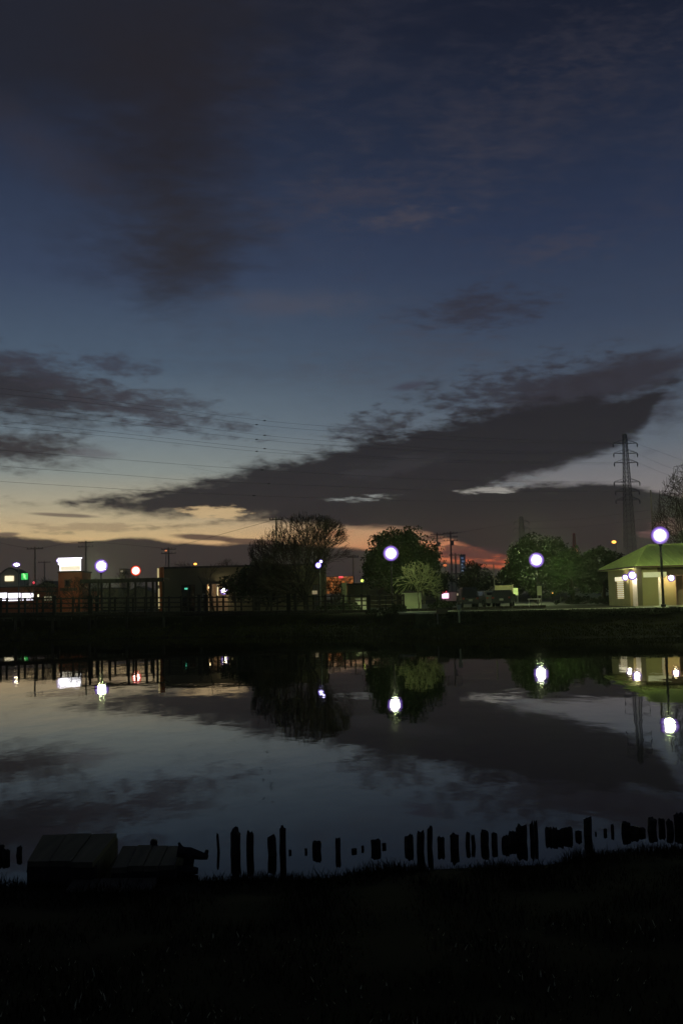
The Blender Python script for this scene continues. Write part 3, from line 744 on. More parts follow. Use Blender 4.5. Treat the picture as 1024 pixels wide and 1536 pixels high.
tag(obj('wall_panel', q, 'creamsign'), 'pale upright wall panel beside the orange-lit net', 'wall')
q = MB(); x0, x1 = X_(533, 84), X_(549, 84); q.box(((x0+x1)/2, 84, GL+.5), (x1-x0, .25, 1.0)); q.box(((x0+x1)/2, 84, GL+1.03), (x1-x0+.1, .35, .06))
tag(obj('low_wall', q, 'pale'), 'low pale wall seen between the last bridge rails', 'wall')
for px, py, Y, lb in ((543, 871, 96, 'tiny greenish lamp above the grey outbuilding'), (565, 873, 98, 'tiny yellow lamp in the rounded tree')):
    p = at(px, py, Y); t = thing('small_lamp', lb, 'lamp', (p.x, Y, GL))
    q = MB(); q.tube([(0, 0, 0), (0, 0, p.z-GL)], .03, 6); obj('pole', q, 'dark', t); q = MB(); q.ball((0, 0, p.z-GL), .13 if px < 550 else .08, 8, 6); obj('lamp_head', q, emit('green_spark', (.8, 1, .15), 2.5), t)

# ------------------------------------------------------------------ town at left
simple_building('shop', 'low shop with orange fascia and a bright window strip at far left', -30, 53, 880, 150, 12, 'orangewall', 'brown',
                wins=[(-28, 12, 889, 902, 'strip'), (12.5, 32, 889, 902, 'strip'), (32.5, 52, 889, 901, 'strip')])
simple_building('shop', 'low reddish shop with small dim windows under the orange tower block', 54, 130, 886, 148, 10, 'orangewall', 'brown',
                wins=[(56, 60, 891, 896, 'winlit'), (66, 79, 894, 901, 'windim'), (92, 98, 893, 901, 'windim'), (100, 104, 893, 900, 'windim')])
simple_building('tower_block', 'square orange tower block standing under the glowing billboard', 88, 123.5, 857, 142, 5, 'orangewall', 'brown', wins=[(98, 105, 870, 880, 'glass')])
Y = 142.5; x0, x1 = X_(90.5, Y), X_(121.5, Y); z0, z1 = at(105, 856, Y).z, at(105, 838, Y).z
t = thing('billboard', 'glowing white rooftop billboard on top of the orange tower block', 'billboard', ((x0+x1)/2, Y, z0))
w_, h = x1-x0, z1-z0
q = MB(); q.box((0, 0, h/2), (w_, .25, h)); obj('sign_face', q, 'bill', t)
q = MB(); q.box((.05, -.14, h*.2), (w_-.1, .04, h*.38)); obj('lower_panel', q, emit('cream_panel', (1, .88, .62), .95), t)
q = MB(); q.box((0, .02, h+.06), (w_+.5, .3, .12)); q.box((-w_/2-.12, .02, h*.75), (.24, .3, h*.5)); q.ball((-w_/2-.25, -.05, h*.86), .32, 12, 8); obj('edge_halo', q, globe_mat('billboard_halo', (.9, .85, 1), 3, VIO, 1.3), t)  # glowing edge shapes added as the billboard's halo
q = MB()
for s in (-.4, .4): q.tube([(s*w_, .1, -.5), (s*w_, .1, .1)], .06, 6)
obj('support', q, 'dark', t)
p = at(100, 886, 139); t = thing('added_uplight', 'added hidden roof-edge floodlight washing the orange tower block wall', 'fill_light', (p.x, 140.2, p.z+.05))
q = MB(); q.box((0, 0, .1), (2.2, .3, .1)); obj('added_light_bar', q, emit('added_flood', (1, .62, .30), 5), t)  # light bar added to brighten the tower wall, unseen behind its shield
q = MB(); q.box((0, -.25, .15), (2.4, .04, .42)); obj('shield', q, 'brown', t)
# arched building
Y = 200; x0, x1 = X_(1, Y), X_(30, Y); cxx = (x0+x1)/2; w_ = x1-x0; zc = at(15, 862, Y).z-GL; zt = at(13, 853, Y).z-GL
t = thing('arched_building', 'pale building with a curved roof and a lit sign behind the shop', 'building', (cxx, Y, GL))
q = MB(); q.box((0, 3, zc/2), (w_, 6, zc)); arc = [(-w_/2+w_*k/14, zc+(zt-zc)*math.sin(math.pi*k/14)) for k in range(15)]
q.face([(a, 0, b_) for a, b_ in arc][::-1]); obj('wall', q, 'pale', t)
q = MB()
for (a, b_), (c, d) in zip(arc, arc[1:]): q.face([(a, -.2, b_+.03), (c, -.2, d+.03), (c, 6, d+.03), (a, 6, b_+.03)]); q.face([(a, -.2, b_+.03), (c, -.2, d+.03), (c, -.2, d+.25), (a, -.2, b_+.25)])
obj('roof', q, 'roofd', t)
q = MB(); a, b_ = X_(8, Y)-cxx, X_(21, Y)-cxx; z0, z1 = at(15, 871.5, Y).z-GL, at(15, 864, Y).z-GL; q.box(((a+b_)/2, -.1, (z0+z1)/2), (b_-a, .1, z1-z0)); obj('lit_panel', q, 'winlit', t)
Y = 190; x0, x1 = X_(32.5, Y), X_(42, Y); z0, z1 = at(37, 869.5, Y).z, at(37, 860, Y).z
t = thing('green_sign', 'glowing green square sign on a pole right of the arched building', 'sign', ((x0+x1)/2, Y, GL))
q = MB(); q.box((0, 0, (z0+z1)/2-GL), (x1-x0, .2, z1-z0)); obj('sign_face', q, 'greensign', t)
q = MB(); zc = (z0+z1)/2-GL; q.tube([(-.25, -.13, zc+.5), (.1, -.13, zc+.1), (-.1, -.13, zc-.05), (.3, -.13, zc-.5)], [.1, .12, .12, .06], 4); obj('sign_mark', q, 'greenmark', t)
q = MB(); q.tube([(0, .05, 0), (0, .05, z0-GL)], .12, 6); obj('pole', q, 'steel', t)
p = at(51, 874, 146); t = thing('signal_light', 'small red signal light between the green sign and the orange block', 'lamp', (p.x, 146, GL))
q = MB(); q.tube([(0, 0, 0), (0, 0, p.z-GL)], .06, 6); obj('pole', q, 'dark', t); q = MB(); q.ball((0, 0, p.z-GL), .18, 10, 8); obj('lamp_head', q, 'redglow', t)

# houses and roofs further off, each with its own form
H = [(56, 86, 872, 170, True, 'wall', 'gabled house with pale roof edges behind the low reddish shop', [(64, 69, 880, 884, 'windim')]),
     (128, 178, 882, 165, False, 'wall', 'low flat-roofed house seen through the left half of the pergola', []),
     (180, 236, 880, 170, True, 'wall', 'broad gabled house seen through the right half of the pergola', []),
     (180, 188, 853, 260, False, 'warmwall', 'small distant block with an amber window left of the red lamp', [(181, 186, 855, 859, 'windim')]),
     (633, 662, 876, 230, True, 'wall', 'distant gabled house between the rounded tree and utility poles', [(636, 638, 880, 884, 'windim')]),
     (672, 692, 860, 220, False, 'pale', 'distant pale flat house at the foot of the utility poles', [(687, 689.5, 866, 870, 'windim')]),
     (664, 702, 887, 180, False, 'pale', 'low roadside shop with a pink sign beyond the parked cars', [(685, 687, 889, 894, 'winlit'), (691, 695, 889, 893, 'winlit')]),
     (706, 742, 887, 175, False, 'pale', 'low roadside shop with warm lights behind the parked cars', [(712, 715, 892, 895, 'winlit'), (723, 728, 887.5, 892, 'winlit'), (720, 722, 891, 894, 'amber')]),
     (728, 748, 863, 240, True, 'warmwall', 'distant tan house under the red afterglow by the lamp post', []),
     (868, 884, 883, 135, True, 'pale', 'small pale gabled shed below the leafy trees', []),
     (886, 908, 882, 132, True, 'pale', 'wider pale gabled shed just left of the pavilion', []),
     (432, 470, 884, 150, True, 'wall', 'dim gabled house behind the trunk of the big bare tree', [])]
for a, b_, t_, Y, gb, m, lb, wn in H:
    simple_building('house', lb, a, b_, t_, Y, 7, m, gable=gb, wins=wn)
Y = 178; p = at(667, 892, Y); t = thing('lit_sign', 'pink-white glowing roadside sign with red top right of the rounded tree', 'sign', (p.x, Y, GL))
q = MB(); q.box((.05, 0, p.z-GL-.2), (1.15, .4, .9)); obj('sign_face', q, 'pink', t)
q = MB(); q.box((-.1, -.02, p.z-GL+.55), (.8, .4, .28)); obj('sign_top', q, 'redglow', t)
q = MB(); q.tube([(0, .05, 0), (0, .05, p.z-GL-.6)], .08, 6); obj('pole', q, 'dark', t)
for i, (px, py, Y, rr, m, lb) in enumerate([(667, 848, 260, .38, 'amberdim', 'far orange street lamp left of the utility poles'), (659, 862, 240, .22, 'amber', 'far yellow street lamp beside the rounded tree'), (670, 857, 260, .2, 'windim', 'far pale lamp below the utility poles'),
        (700, 891, 172, .2, 'amber', 'small amber lamp above the dark minivan'), (726, 889, 171, .3, 'amber', 'orange-white street lamp behind the parked cars'), (828, 890, 120, .1, 'amber', 'tiny amber lamp right of the cream board')]):
    pole_lamp(px, py, Y, rr, lb, m, pm='dark')

# distant tower with blue windows
Y = 600; x0, x1 = X_(692.5, Y), X_(699.5, Y); z1 = at(696, 833, Y).z
t = thing('high_rise', 'distant blue-grey high-rise against the red sky', 'building', ((x0+x1)/2, Y, 1.3))
q = MB(); q.box((0, 3, (z1-1.3)/2), (x1-x0, 6, z1-1.3)); obj('wall', q, 'bluebld', t)
q = MB(); q.box((0, 3, z1-1.3+.3), (x1-x0+.3, 6.3, .6)); obj('roof', q, 'dark', t)
for k in range(5):
    q = MB(); q.box((-.5+.4*(k % 2), -.05, z1-1.3-1.6-k*1.9), ((x1-x0)*.55, .1, .8)); obj('window', q, 'bluewin', t)

# ------------------------------------------------------------------ pavilion (public toilet) at right
pv = thing('pavilion', 'green-roofed rest pavilion with lit doorway and porch at the right edge', 'building', (X_(964, 70.5), 70.5, GL), R(-1.5))
WH = at(964, 851.5, 70.5).z-GL; L = 14.0; Dp = 10.0
def seg(mb, s0, s1, z0, z1, th=.2):  # wall along local +Y at x=0
    mb.box((th/2, (s0+s1)/2, (z0+z1)/2), (th, s1-s0, z1-z0))
q = MB(); dh = 2.35
seg(q, 0, 1.35, 0, WH); seg(q, 1.35, 3.4, dh, WH); seg(q, 3.4, 5.2, 0, WH); seg(q, 5.2, 7.7, 0, .55); seg(q, 5.2, 7.7, 2.2, WH); seg(q, 7.7, Dp, 0, WH)
q.box((L/2, Dp-.1, WH/2), (L-.4, .2, WH)); q.box((L-.1, Dp/2, WH/2), (.2, Dp-.4, WH))
q.box((.65, .1, WH/2), (.9, .2, WH))
obj('wall', q, 'olive', pv)
q = MB(); q.box((1.1+(L-1.1)/2, .12, WH-.29), (L-1.1, .24, .56)); obj('porch_beam', q, 'brown', pv)
q = MB(); q.box((1.0+.9, 1.55, WH/2-.3), (1.7, .1, WH-.6)); q.box((1.02, .9, WH/2-.3), (.1, 1.3, WH-.6)); obj('porch_wall', q, 'olive', pv)
q = MB(); q.box((2.78, 2.3, WH/2-.3), (.06, 1.5, WH-.6)); q.box((5.0, 3.0, WH/2-.3), (4.4, .1, WH-.6)); obj('porch_back_wall', q, 'warmwall', pv)
q = MB(); q.box((L/2, 1.6, WH-.55), (L-.8, 2.9, .06)); obj('porch_ceiling', q, 'warmwall', pv)
for xx in (7.5, 11.5):
    q = MB(); q.box((xx, .14, (WH-.6)/2), (.22, .2, WH-.6)); obj('porch_post', q, 'brown', pv)
# roof: hip with short left slope
e = .55; zt_ = WH+1.62
P = [Vector((-e, -e, WH)), Vector((L+e, -e, WH)), Vector((L+e, Dp+e, WH)), Vector((-e, Dp+e, WH)), Vector((1.9, Dp/2, zt_)), Vector((L-1.9, Dp/2, zt_))]
u = Vector((0, 0, .14)); q = MB()
for idx in ((0, 1, 5, 4), (1, 2, 5), (2, 3, 4, 5), (3, 0, 4)): q.face([P[i]+u for i in idx])
for a, b_ in ((0, 1), (1, 2), (2, 3), (3, 0)): q.face([P[a], P[b_], P[b_]+u, P[a]+u])
q.face([P[i] for i in (3, 2, 1, 0)])
for k in range(1, 26):
    xx = -e + (L+2*e)*k/26; f = min(1, (xx+e)/(1.9+e), (L+e-xx)/(1.9+e)); y1 = -e + (Dp/2+e)*f; z1 = WH + (zt_-WH)*f
    q.tube([(xx, -e, WH+.15), (xx, y1, z1+.15)], .022, 4)
for k in range(1, 20):
    yy = -e + (Dp+2*e)*k/20; f = 1-abs(yy-Dp/2)/(Dp/2+e); q.tube([(-e, yy, WH+.15), (-e+(1.9+e)*f, yy, WH+(zt_-WH)*f+.15)], .022, 4)
rf = obj('roof', q, 'roofg', pv)
q = MB(); q.tube([(-e, -e-.06, WH+.06), (L+e, -e-.06, WH+.06)], .06, 6); q.tube([(-e-.06, -e, WH+.06), (-e-.06, Dp+e, WH+.06)], .06, 6); obj('gutter', q, 'brown', rf)
q = MB(); q.tube([P[4]+u*1.1, P[5]+u*1.1], .09, 6); q.tube([P[0]+u*1.1, P[4]+u*1.1], .06, 6); q.tube([P[3]+u*1.1, P[4]+u*1.1], .06, 6); obj('ridge_cap', q, 'roofg', rf)
# louvred window
q = MB(); q.box((.14, 6.45, 1.375), (.03, 2.5, 1.65)); wn = obj('window', q, emit('louvre_light', (.95, .82, .48), .5), pv)
for k in range(11):
    s = MB(); s.box((.05, 6.45, .64+k*.15), (.06, 2.46, .028)); obj('louvre', s, 'brown', wn)
s = MB(); s.box((-.02, 6.45, 2.03), (.05, 2.3, .3)); obj('upper_pane', s, emit('louvre_top', (1, .88, .6), .9), wn)
# doorway recess
q = MB(); q.box((.9, 1.29, dh/2), (1.4, .08, dh)); q.box((.9, 3.46, dh/2), (1.4, .08, dh)); q.box((1.62, 2.4, dh/2), (.08, 2.1, dh)); q.box((.9, 2.4, dh+.03), (1.4, 2.1, .06)); q.box((.9, 2.38, .01), (1.4, 2.0, .02))
dr = obj('doorway', q, 'white', pv)
q = MB(); q.box((.7, 2.9, dh-.12), (.25, .9, .12)); obj('door_light', q, 'doorglow', dr)
for (pp, rr, s_) in (((-.12, 4.1, 2.12), .26, 0), ((-.10, 2.15, 2.24), .36, 1)):
    q = MB(); q.ball(pp, rr, 16, 10); lo = obj('wall_lamp', q, 'lampsmall', pv, True)
    q = MB(); q.box((pp[0]/2-.01, pp[1], pp[2]+.02), (abs(pp[0]), .08, .08)); obj('bracket', q, 'brown', lo)
# porch fittings
p = at(1006, 867, 71.2); lo = (pv.matrix_world if False else Matrix.Translation(pv.location) @ Matrix.Rotation(R(-1.5), 4, 'Z')).inverted() @ p
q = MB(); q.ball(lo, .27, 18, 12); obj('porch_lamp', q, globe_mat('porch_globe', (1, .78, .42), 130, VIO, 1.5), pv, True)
q = MB(); q.box((.62, -.03, 2.22), (1.05, .03, .36)); sg = obj('sign_board', q, emit('lit_sign_band', (.9, .7, .42), .16), pv)
q = MB(); q.box((1.4, -.02, 2.22), (.62, .03, .34)); obj('sign_board', q, emit('lit_sign_amber', (.95, .7, .2), .16), pv)
q = MB(); q.box((L/2, -.9, .03), (L+1, 2.4, .06)); obj('step', q, 'pave', pv)

# ------------------------------------------------------------------ signs, boards, poles mid right
def board(px0, px1, py0, py1, Y, label, m, name='sign_board', legs=2, zb=GL):
    x0, x1 = X_(px0, Y), X_(px1, Y); z1, z0 = at((px0+px1)/2, py0, Y).z, at((px0+px1)/2, py1, Y).z
    t = thing(name, label, 'sign', ((x0+x1)/2, Y, zb)); w_ = x1-x0
    q = MB(); q.box((0, 0, (z0+z1)/2-zb), (w_, .06, z1-z0)); obj('panel', q, m, t)
    for k in range(legs):
        xx = 0 if legs == 1 else (-w_*.4+w_*.8*k); l = MB(); l.tube([(xx, .06, 0), (xx, .06, z1-zb)], .04, 6); obj('leg', l, 'steel', t)
    return t
board(806, 812.5, 879, 893, 86, 'small upright cream notice board on two legs right of the cars', 'creamsign')
board(743, 770, 878, 893, 110, 'wide grey-green board standing behind the parked cars', 'wall')
board(770, 777, 882, 893, 109, 'narrow grey board touching the wide one behind the cars', 'creamsign')
board(654, 671, 913, 921, 63, 'low grey notice plate on the bank left of the hedge', 'wall', zb=.7)
q = MB(); Y = 62; x = X_(688, Y); q.box((x, Y, (.8+at(688, 907, Y).z)/2), (.09, .09, at(688, 907, Y).z-.8)); q.box((x, Y-.03, at(688, 911, Y).z), (.26, .05, .28)); tag(obj('marker_post', q, 'creamsign'), 'slim pale marker post at the left end of the hedge', 'post')
t = thing('lamp_post', 'thin unlit lamp post with long arm beside the parked cars', 'lamp post', (X_(742, 92), 92, GL)); h = at(742, 846, 92).z-GL
q = MB(); q.tube([(0, 0, 0), (0, 0, h)], [.08, .05], 8); obj('pole', q, 'conc', t)
q = MB(); q.tube([(0, 0, h-.75), (-.45, 0, h-.62), (-1.3, 0, h-.6)], .03, 6); obj('arm', q, 'conc', t)
q = MB(); q.box((-1.25, 0, h-.62), (.3, .14, .07)); obj('lamp_head', q, 'conc', t)
q = MB(); Y = 93; q.tube([(X_(766, Y), Y, GL), (X_(766, Y), Y, at(766, 878, Y).z)], .06, 6); q.box((X_(766, Y), Y, at(766, 878, Y).z), (.16, .16, .06)); tag(obj('steel_post', q, 'creamsign'), 'short pale post right of the unlit lamp post', 'post')
t = thing('barrier', 'low pale barrier rail beside the cream notice board', 'barrier', (X_(801, 85), 85, GL))
q = MB(); q.box((0, 0, .62), (1.1, .06, .08)); obj('rail', q, 'white', t)
for s in (-.45, .45): q = MB(); q.tube([(s, 0, 0), (s, 0, .6)], .03, 6); obj('leg', q, 'white', t)

# ------------------------------------------------------------------ cars
def car(px, Y, label, paint, w_=1.7, l=4.2, h=1.55, rz=0, group='cars parked beyond the hedge'):
    t = thing('parked_car', label, 'car', (X_(px, Y), Y, GL+.01), rz, group)
    prof = [(-l/2, .35), (-l/2, .85), (-l/2+.12, .95), (-l/2+.5, h-.12), (-l/2+.8, h), (l*.12, h), (l*.28, .98), (l/2-.15, .84), (l/2, .6), (l/2, .3)]
    q = MB(); hw = w_/2; n = len(prof)
    def ww(z): return hw if z < .95 else hw-.14*(z-.95)/(h-.95)
    A = [(-ww(z), y, z) for y, z in prof]; B = [(ww(z), y, z) for y, z in prof]
    q.face(A); q.face(B[::-1])
    for k in range(n): q.face([A[k], B[k], B[(k+1) % n], A[(k+1) % n]])
    bd = obj('body', q, paint, t)
    q = MB(); yb0, yb1 = -l/2+.17, -l/2+.47
    q.face([(-hw+.17, yb0-.012, 1.02), (hw-.17, yb0-.012, 1.02), (hw-.26, yb1-.03, h-.16), (-hw+.26, yb1-.03, h-.16)]); obj('rear_window', q, 'glass', t)
    for s in (-1, 1):
        q = MB(); q.face([(s*(hw+.0), -l*.33, .98), (s*(hw+.0), l*.2, .98), (s*(hw-.08), l*.1, h-.12), (s*(hw-.08), -l*.26, h-.12)]); obj('side_window', q, 'glass', t)
        q = MB(); q.box((s*(hw-.14), -l/2-.005, .78), (.18, .05, .14)); obj('tail_light', q, 'redsteel', t)
        q = MB(); q.box((s*(hw-.2), -l/2-.03, .42), (.13, .03, .08)); obj('reflector', q, 'reflector', t)
        q = MB(); q.box((s*(hw+.08), l*.18, 1.0), (.14, .1, .12)); obj('mirror', q, paint, t)
        for yy in (-l*.31, l*.31):
            q = MB(); q.tube([(s*(hw-.2), yy, .31), (s*hw, yy, .31)], .31, 16); wh = obj('wheel', q, 'rubber', t)
            q = MB(); q.tube([(s*(hw-.02), yy, .31), (s*(hw+.012), yy, .31)], .18, 12); obj('rim', q, 'steel', wh)
    q = MB(); q.box((0, -l/2-.012, .62), (.34, .02, .16)); obj('number_plate', q, 'pale', t)
    q = MB(); q.box((0, -l/2-.02, .4), (w_-.1, .08, .16)); obj('bumper', q, paint, t)
    return t
car(701, 90, 'dark boxy minivan parked left of the other two cars', 'darkcar', 1.5, 4.3, 1.75)
car(729, 91, 'grey hatchback parked in the middle beside the thin lamp post', 'greycar', 1.5, 4.0, 1.42, R(12))
car(755, 90.5, 'dark saloon parked at right behind the thin lamp post', 'darkcar', 1.7, 4.5, 1.45, R(-14))
car(893, 118, 'pale car half hidden below the leafy trees', 'whitecar', 1.7, 4.3, 1.5, R(80))

# ------------------------------------------------------------------ pylons, poles and wires
def lattice(mb, h, w0, w1, waist, nlev, r_):
    def hw(z): return (w0 + (w1-w0)*min(1, z/waist))/2 if z < waist else w1/2*(1-.45*(z-waist)/(h-waist))
    zs = [0]; z = 0
    while z < h-.5: z += max(1.6, hw(z)*1.5); zs.append(min(z, h))
    for sx_, sy_ in ((-1, -1), (1, -1), (1, 1), (-1, 1)):
        mb.tube([(sx_*hw(z), sy_*hw(z), z) for z in zs], r_, 4)
    for a, b_ in zip(zs, zs[1:]):
        for (p, q) in (((-1, -1), (1, -1)), ((1, -1), (1, 1)), ((1, 1), (-1, 1)), ((-1, 1), (-1, -1))):
            mb.tube([(p[0]*hw(a), p[1]*hw(a), a), (q[0]*hw(b_), q[1]*hw(b_), b_)], r_*.6, 3)
            mb.tube([(q[0]*hw(a), q[1]*hw(a), a), (p[0]*hw(b_), p[1]*hw(b_), b_)], r_*.6, 3)
            mb.tube([(p[0]*hw(b_), p[1]*hw(b_), b_), (q[0]*hw(b_), q[1]*hw(b_), b_)], r_*.6, 3)
    return hw
YP = 370
def pylon(px, pytop, Y, arms, label, r_=.16, w0=4.2, w1=2.0, rz=0, aw=4.6):
    top = at(px, pytop, Y); t = thing('pylon', label, 'pylon', (top.x, Y, 1.3), rz, 'transmission pylons'); h = top.z-1.3
    q = MB(); hw = lattice(q, h, w0, w1, h*.72, 20, r_); obj('lattice_body', q, 'lattice', t)
    for py, k in arms:
        z = at(px, py, Y).z-1.3
        for s in (-1, 1):
            q = MB(); a = aw*k
            for yy in (-.7, .7):
                q.tube([(s*hw(z)*.9, yy*1.2, z), (s*a, 0, z)], r_*.7, 4); q.tube([(s*hw(z+1.4)*.9, yy*1.2, z+1.4), (s*a, 0, z+.1)], r_*.6, 4)
            for f in (.4, .65): q.tube([(s*a*f, 0, z), (s*a*(f+.1), 0, z+1.0*(1-f))], r_*.5, 3)
            ar = obj('crossarm', q, 'lattice', t)
            q = MB(); q.tube([(s*a, 0, z), (s*a, 0, z-.4), (s*a, 0, z-.8), (s*a, 0, z-1.5)], [.12, .22, .22, .12], 6); obj('insulator', q, 'lattice', ar)
    return t, h
pylon(936, 650, YP, [(665, 1.02), (680, 1.0), (694, .98), (723, 1.08), (737, 1.0), (750, 1.0)], 'tall lattice power pylon rising above the pavilion', r_=.12, rz=R(8))
pylon(781, 775, 560, [(783, .9), (793, 1.0), (803, 1.0)], 'distant dim lattice pylon behind the lamp-lit tree', r_=.14, w0=7, w1=3.0)
Y = 480; p = at(860, 800, Y); t = thing('radio_mast', 'distant red lattice mast with a dim red beacon between the leafy trees', 'mast', (p.x, Y, 1.3))
q = MB(); lattice(q, p.z-1.3, 6.0, 1.4, (p.z-1.3)*.7, 10, .14); obj('lattice_body', q, 'redsteel', t)
q = MB(); q.ball((0, -3, at(860, 827, Y).z-1.3), .7, 8, 6); obj('beacon', q, emit('beacon', (1, .2, .08), .45), t)

def utility_pole(px, pytop, Y, label, arms=1, r_=.15, m='conc', aw=.9, tr=False):
    p = at(px, pytop, Y); t = thing('utility_pole', label, 'utility pole', (p.x, Y, GL), 0, 'utility poles around the pond'); h = p.z-GL
    q = MB(); q.tube([(0, 0, 0), (0, 0, h)], [r_, r_*.65], 8); obj('pole', q, m, t)
    for k in range(arms):
        q = MB(); q.box((0, -.05, h-.35-k*.7), (aw*2, .1, .1)); ar = obj('crossarm', q, 'dark', t)
        for s in (-.9, -.45, .45, .9): q = MB(); q.tube([(s*aw, -.05, h-.3-k*.7), (s*aw, -.05, h-.1-k*.7)], .05, 5); obj('insulator', q, 'dark', ar)
    if tr: q = MB(); q.tube([(.3, -.1, h-2.6), (.3, -.1, h-1.8)], .28, 10); obj('transformer', q, 'steel', t)
    return t
UP = [(53, 820, 160, 'brown utility pole behind the small bare tree at far left', 1, .2), (67, 841, 210, 'thin pale pole between the shop and the orange tower block', 1, .14), (129, 811, 170, 'utility pole with a crossarm right of the glowing billboard', 2, .2),
      (253, 821, 175, 'utility pole with crossarms above the left end of the hall', 2, .2), (414, 775, 118, 'tall utility pole standing behind the crown of the large bare tree', 1, .14), (655, 799, 190, 'dark utility pole with transformer right of the rounded leafy tree', 2, .2),
      (675, 797, 185, 'tallest utility pole against the orange afterglow', 3, .2), (682.5, 830, 200, 'short pale-topped utility pole beside the tallest one', 1, .2), (975, 735, 118, 'tall slim pole rising behind the pavilion roof', 0, .13), (529, 832, 140, 'thin pole between the big bare tree and the rounded tree', 1, .12)]
for px, py, Y, lb, ar, rr in UP: utility_pole(px, py, Y, lb, ar, rr, aw=.8 if Y < 150 else 1.3, tr=px in (655, 675))

def wire(pix, label, r_=.045, group='high-voltage wires across the sky', sp=()):
    # pix: (px, py, Y); smooth sagging line through the points
    pts = [at(*p) for p in pix]; out_ = []
    for i in range(len(pts)-1):
        p0, p1, p2, p3 = pts[max(0, i-1)], pts[i], pts[i+1], pts[min(len(pts)-1, i+2)]
        for k in range(10):
            t_ = k/10; out_.append(.5*((2*p1)+(p2-p0)*t_+(2*p0-5*p1+4*p2-p3)*t_**2+(3*p1-p0-3*p2+p3)*t_**3))
    out_.append(pts[-1])
    t = thing('power_line', label, 'power line', pts[0], 0, group)
    q = MB(); q.tube([a-pts[0] for a in out_], r_, 4); obj('wire', q, 'wire', t)
    for s in sp:
        b_ = min(out_, key=lambda a: abs((a-CAM).dot(Rt)*FPX/(a-CAM).dot(Fw)+512-s))
        q = MB(); q.tube([b_-pts[0]+Vector((-.3, 0, 0)), b_-pts[0]+Vector((.3, 0, 0))], .13, 6); obj('spacer', q, 'wire', t)
def yl(px): return 1/(1/370 + (936-px)*(1/215-1/370)/936)   # the line comes nearer towards the left
LN = [([(-60, 571), (0, 582), (200, 606), (397, 631), (512, 641), (700, 656), (918, 664)], [397], 'topmost long wire of the upper sky bundle'),
      ([(-60, 579), (0, 590), (200, 612), (385, 637), (512, 648), (700, 661), (917, 666)], [385], 'second long wire of the upper sky bundle'),
      ([(-60, 597), (0, 607), (200, 629), (397, 653), (512, 663), (700, 675), (918, 680)], [397], 'third long wire crossing the upper sky'),
      ([(-60, 606), (0, 616), (200, 637), (385, 659), (512, 669), (700, 679), (917, 682)], [385], 'fourth long wire crossing the upper sky'),
      ([(-60, 623), (0, 631), (200, 652), (397, 673), (512, 682), (700, 691), (918, 694)], [397], 'fifth long wire below the soft left cloud'),
      ([(-60, 631), (0, 639), (200, 658), (385, 677), (512, 685), (700, 694), (917, 696)], [385], 'lowest long wire of the upper bundle'),
      ([(-60, 668), (0, 675), (190, 690), (320, 700), (512, 712), (700, 721), (918, 723)], [385], 'top wire of the lower bundle entering the dark wedge cloud'),
      ([(-60, 692), (0, 699), (190, 713), (300, 721), (512, 730), (700, 737), (918, 737)], [397], 'middle wire of the lower bundle above the bright horizon'),
      ([(-60, 716), (0, 722), (190, 734), (300, 740), (512, 748), (700, 752), (918, 750)], [385], 'bottom wire of the lower bundle above the bright horizon')]
for pts, sp, lb in LN: wire([(a, b_, yl(a)) for a, b_ in pts], lb, .026, sp=sp)
for (y0, y1, y2, lb) in ((666, 682, 700, 'upper wire running down right from the tall pylon'), (681, 700, 716, 'second wire running down right from the tall pylon'), (694, 712, 728, 'third wire running down right from the tall pylon')):
    wire([(956, y0, YP), (1000, y1, 330), (1060, y2+4, 290)], lb, .026)
wire([(281, 700, 300), (350, 712, 310), (440, 722, 320)][:2] + [(440, 718, 320)], 'thin faint wire over the tip of the dark wedge cloud', .018)
# lower local wires strung between poles
for i, (pts, lb) in enumerate([([(-10, 812, 160), (53, 822, 160), (129, 813, 170), (253, 823, 175)], 'wire strung between the two left utility poles'),
        ([(253, 823, 175), (414, 779, 118)], 'wire from the hall pole to the pole behind the bare tree'), ([(655, 803, 190), (675, 801, 185), (780, 783, 560)], 'wire leading right from the tallest utility pole'),
        ([(780, 783, 560), (860, 779, 450), (975, 765, 300)], 'sagging wire right of the distant dim pylon'), ([(780, 793, 560), (860, 791, 450), (975, 777, 300)], 'lower sagging wire right of the distant dim pylon')]):
    wire(pts, lb, .018 if i < 2 else .035, 'local wires between utility poles')

# ------------------------------------------------------------------ foreground: stakes, jetties, grass
ST = [(2, 8, 1268, 1300), (10, 10, 1275, 1301), (29, 8, 1270, 1296), (328, 4, 1252, 1303), (353, 17, 1248, 1312), (375, 12, 1250, 1310), (409, 13, 1255, 1310), (424, 9, 1239, 1316), (435, 4, 1275, 1284), (459, 4, 1273, 1283),
      (475, 14, 1262, 1292), (507, 9, 1259, 1299), (531, 9, 1273, 1282), (544, 4, 1269, 1279), (564, 13, 1260, 1288), (576, 6, 1265, 1276), (613, 14, 1255, 1288), (630, 13, 1250, 1305), (644, 9, 1241, 1303), (661, 11, 1257, 1287), (681, 12, 1251, 1294),
      (701, 6, 1249, 1286), (710, 6, 1254, 1284), (726, 13, 1248, 1286), (741, 10, 1249, 1285), (757, 11, 1255, 1282), (768, 11, 1249, 1280), (782, 15, 1240, 1287), (798, 6, 1236, 1288), (804, 6, 1234, 1286), (822, 12, 1242, 1270), (831, 10, 1243, 1272),
      (840, 8, 1244, 1271), (851, 13, 1241, 1269), (867, 9, 1246, 1264), (881, 12, 1228, 1276), (893, 3, 1248, 1255), (907, 6, 1243, 1257), (918, 5, 1238, 1258), (938, 12, 1233, 1266), (951, 12, 1240, 1261), (962, 10, 1242, 1258), (977, 14, 1229, 1262), (992, 11, 1229, 1258), (1005, 11, 1232, 1263), (1018, 14, 1222, 1264)]
n_ = len(ST)
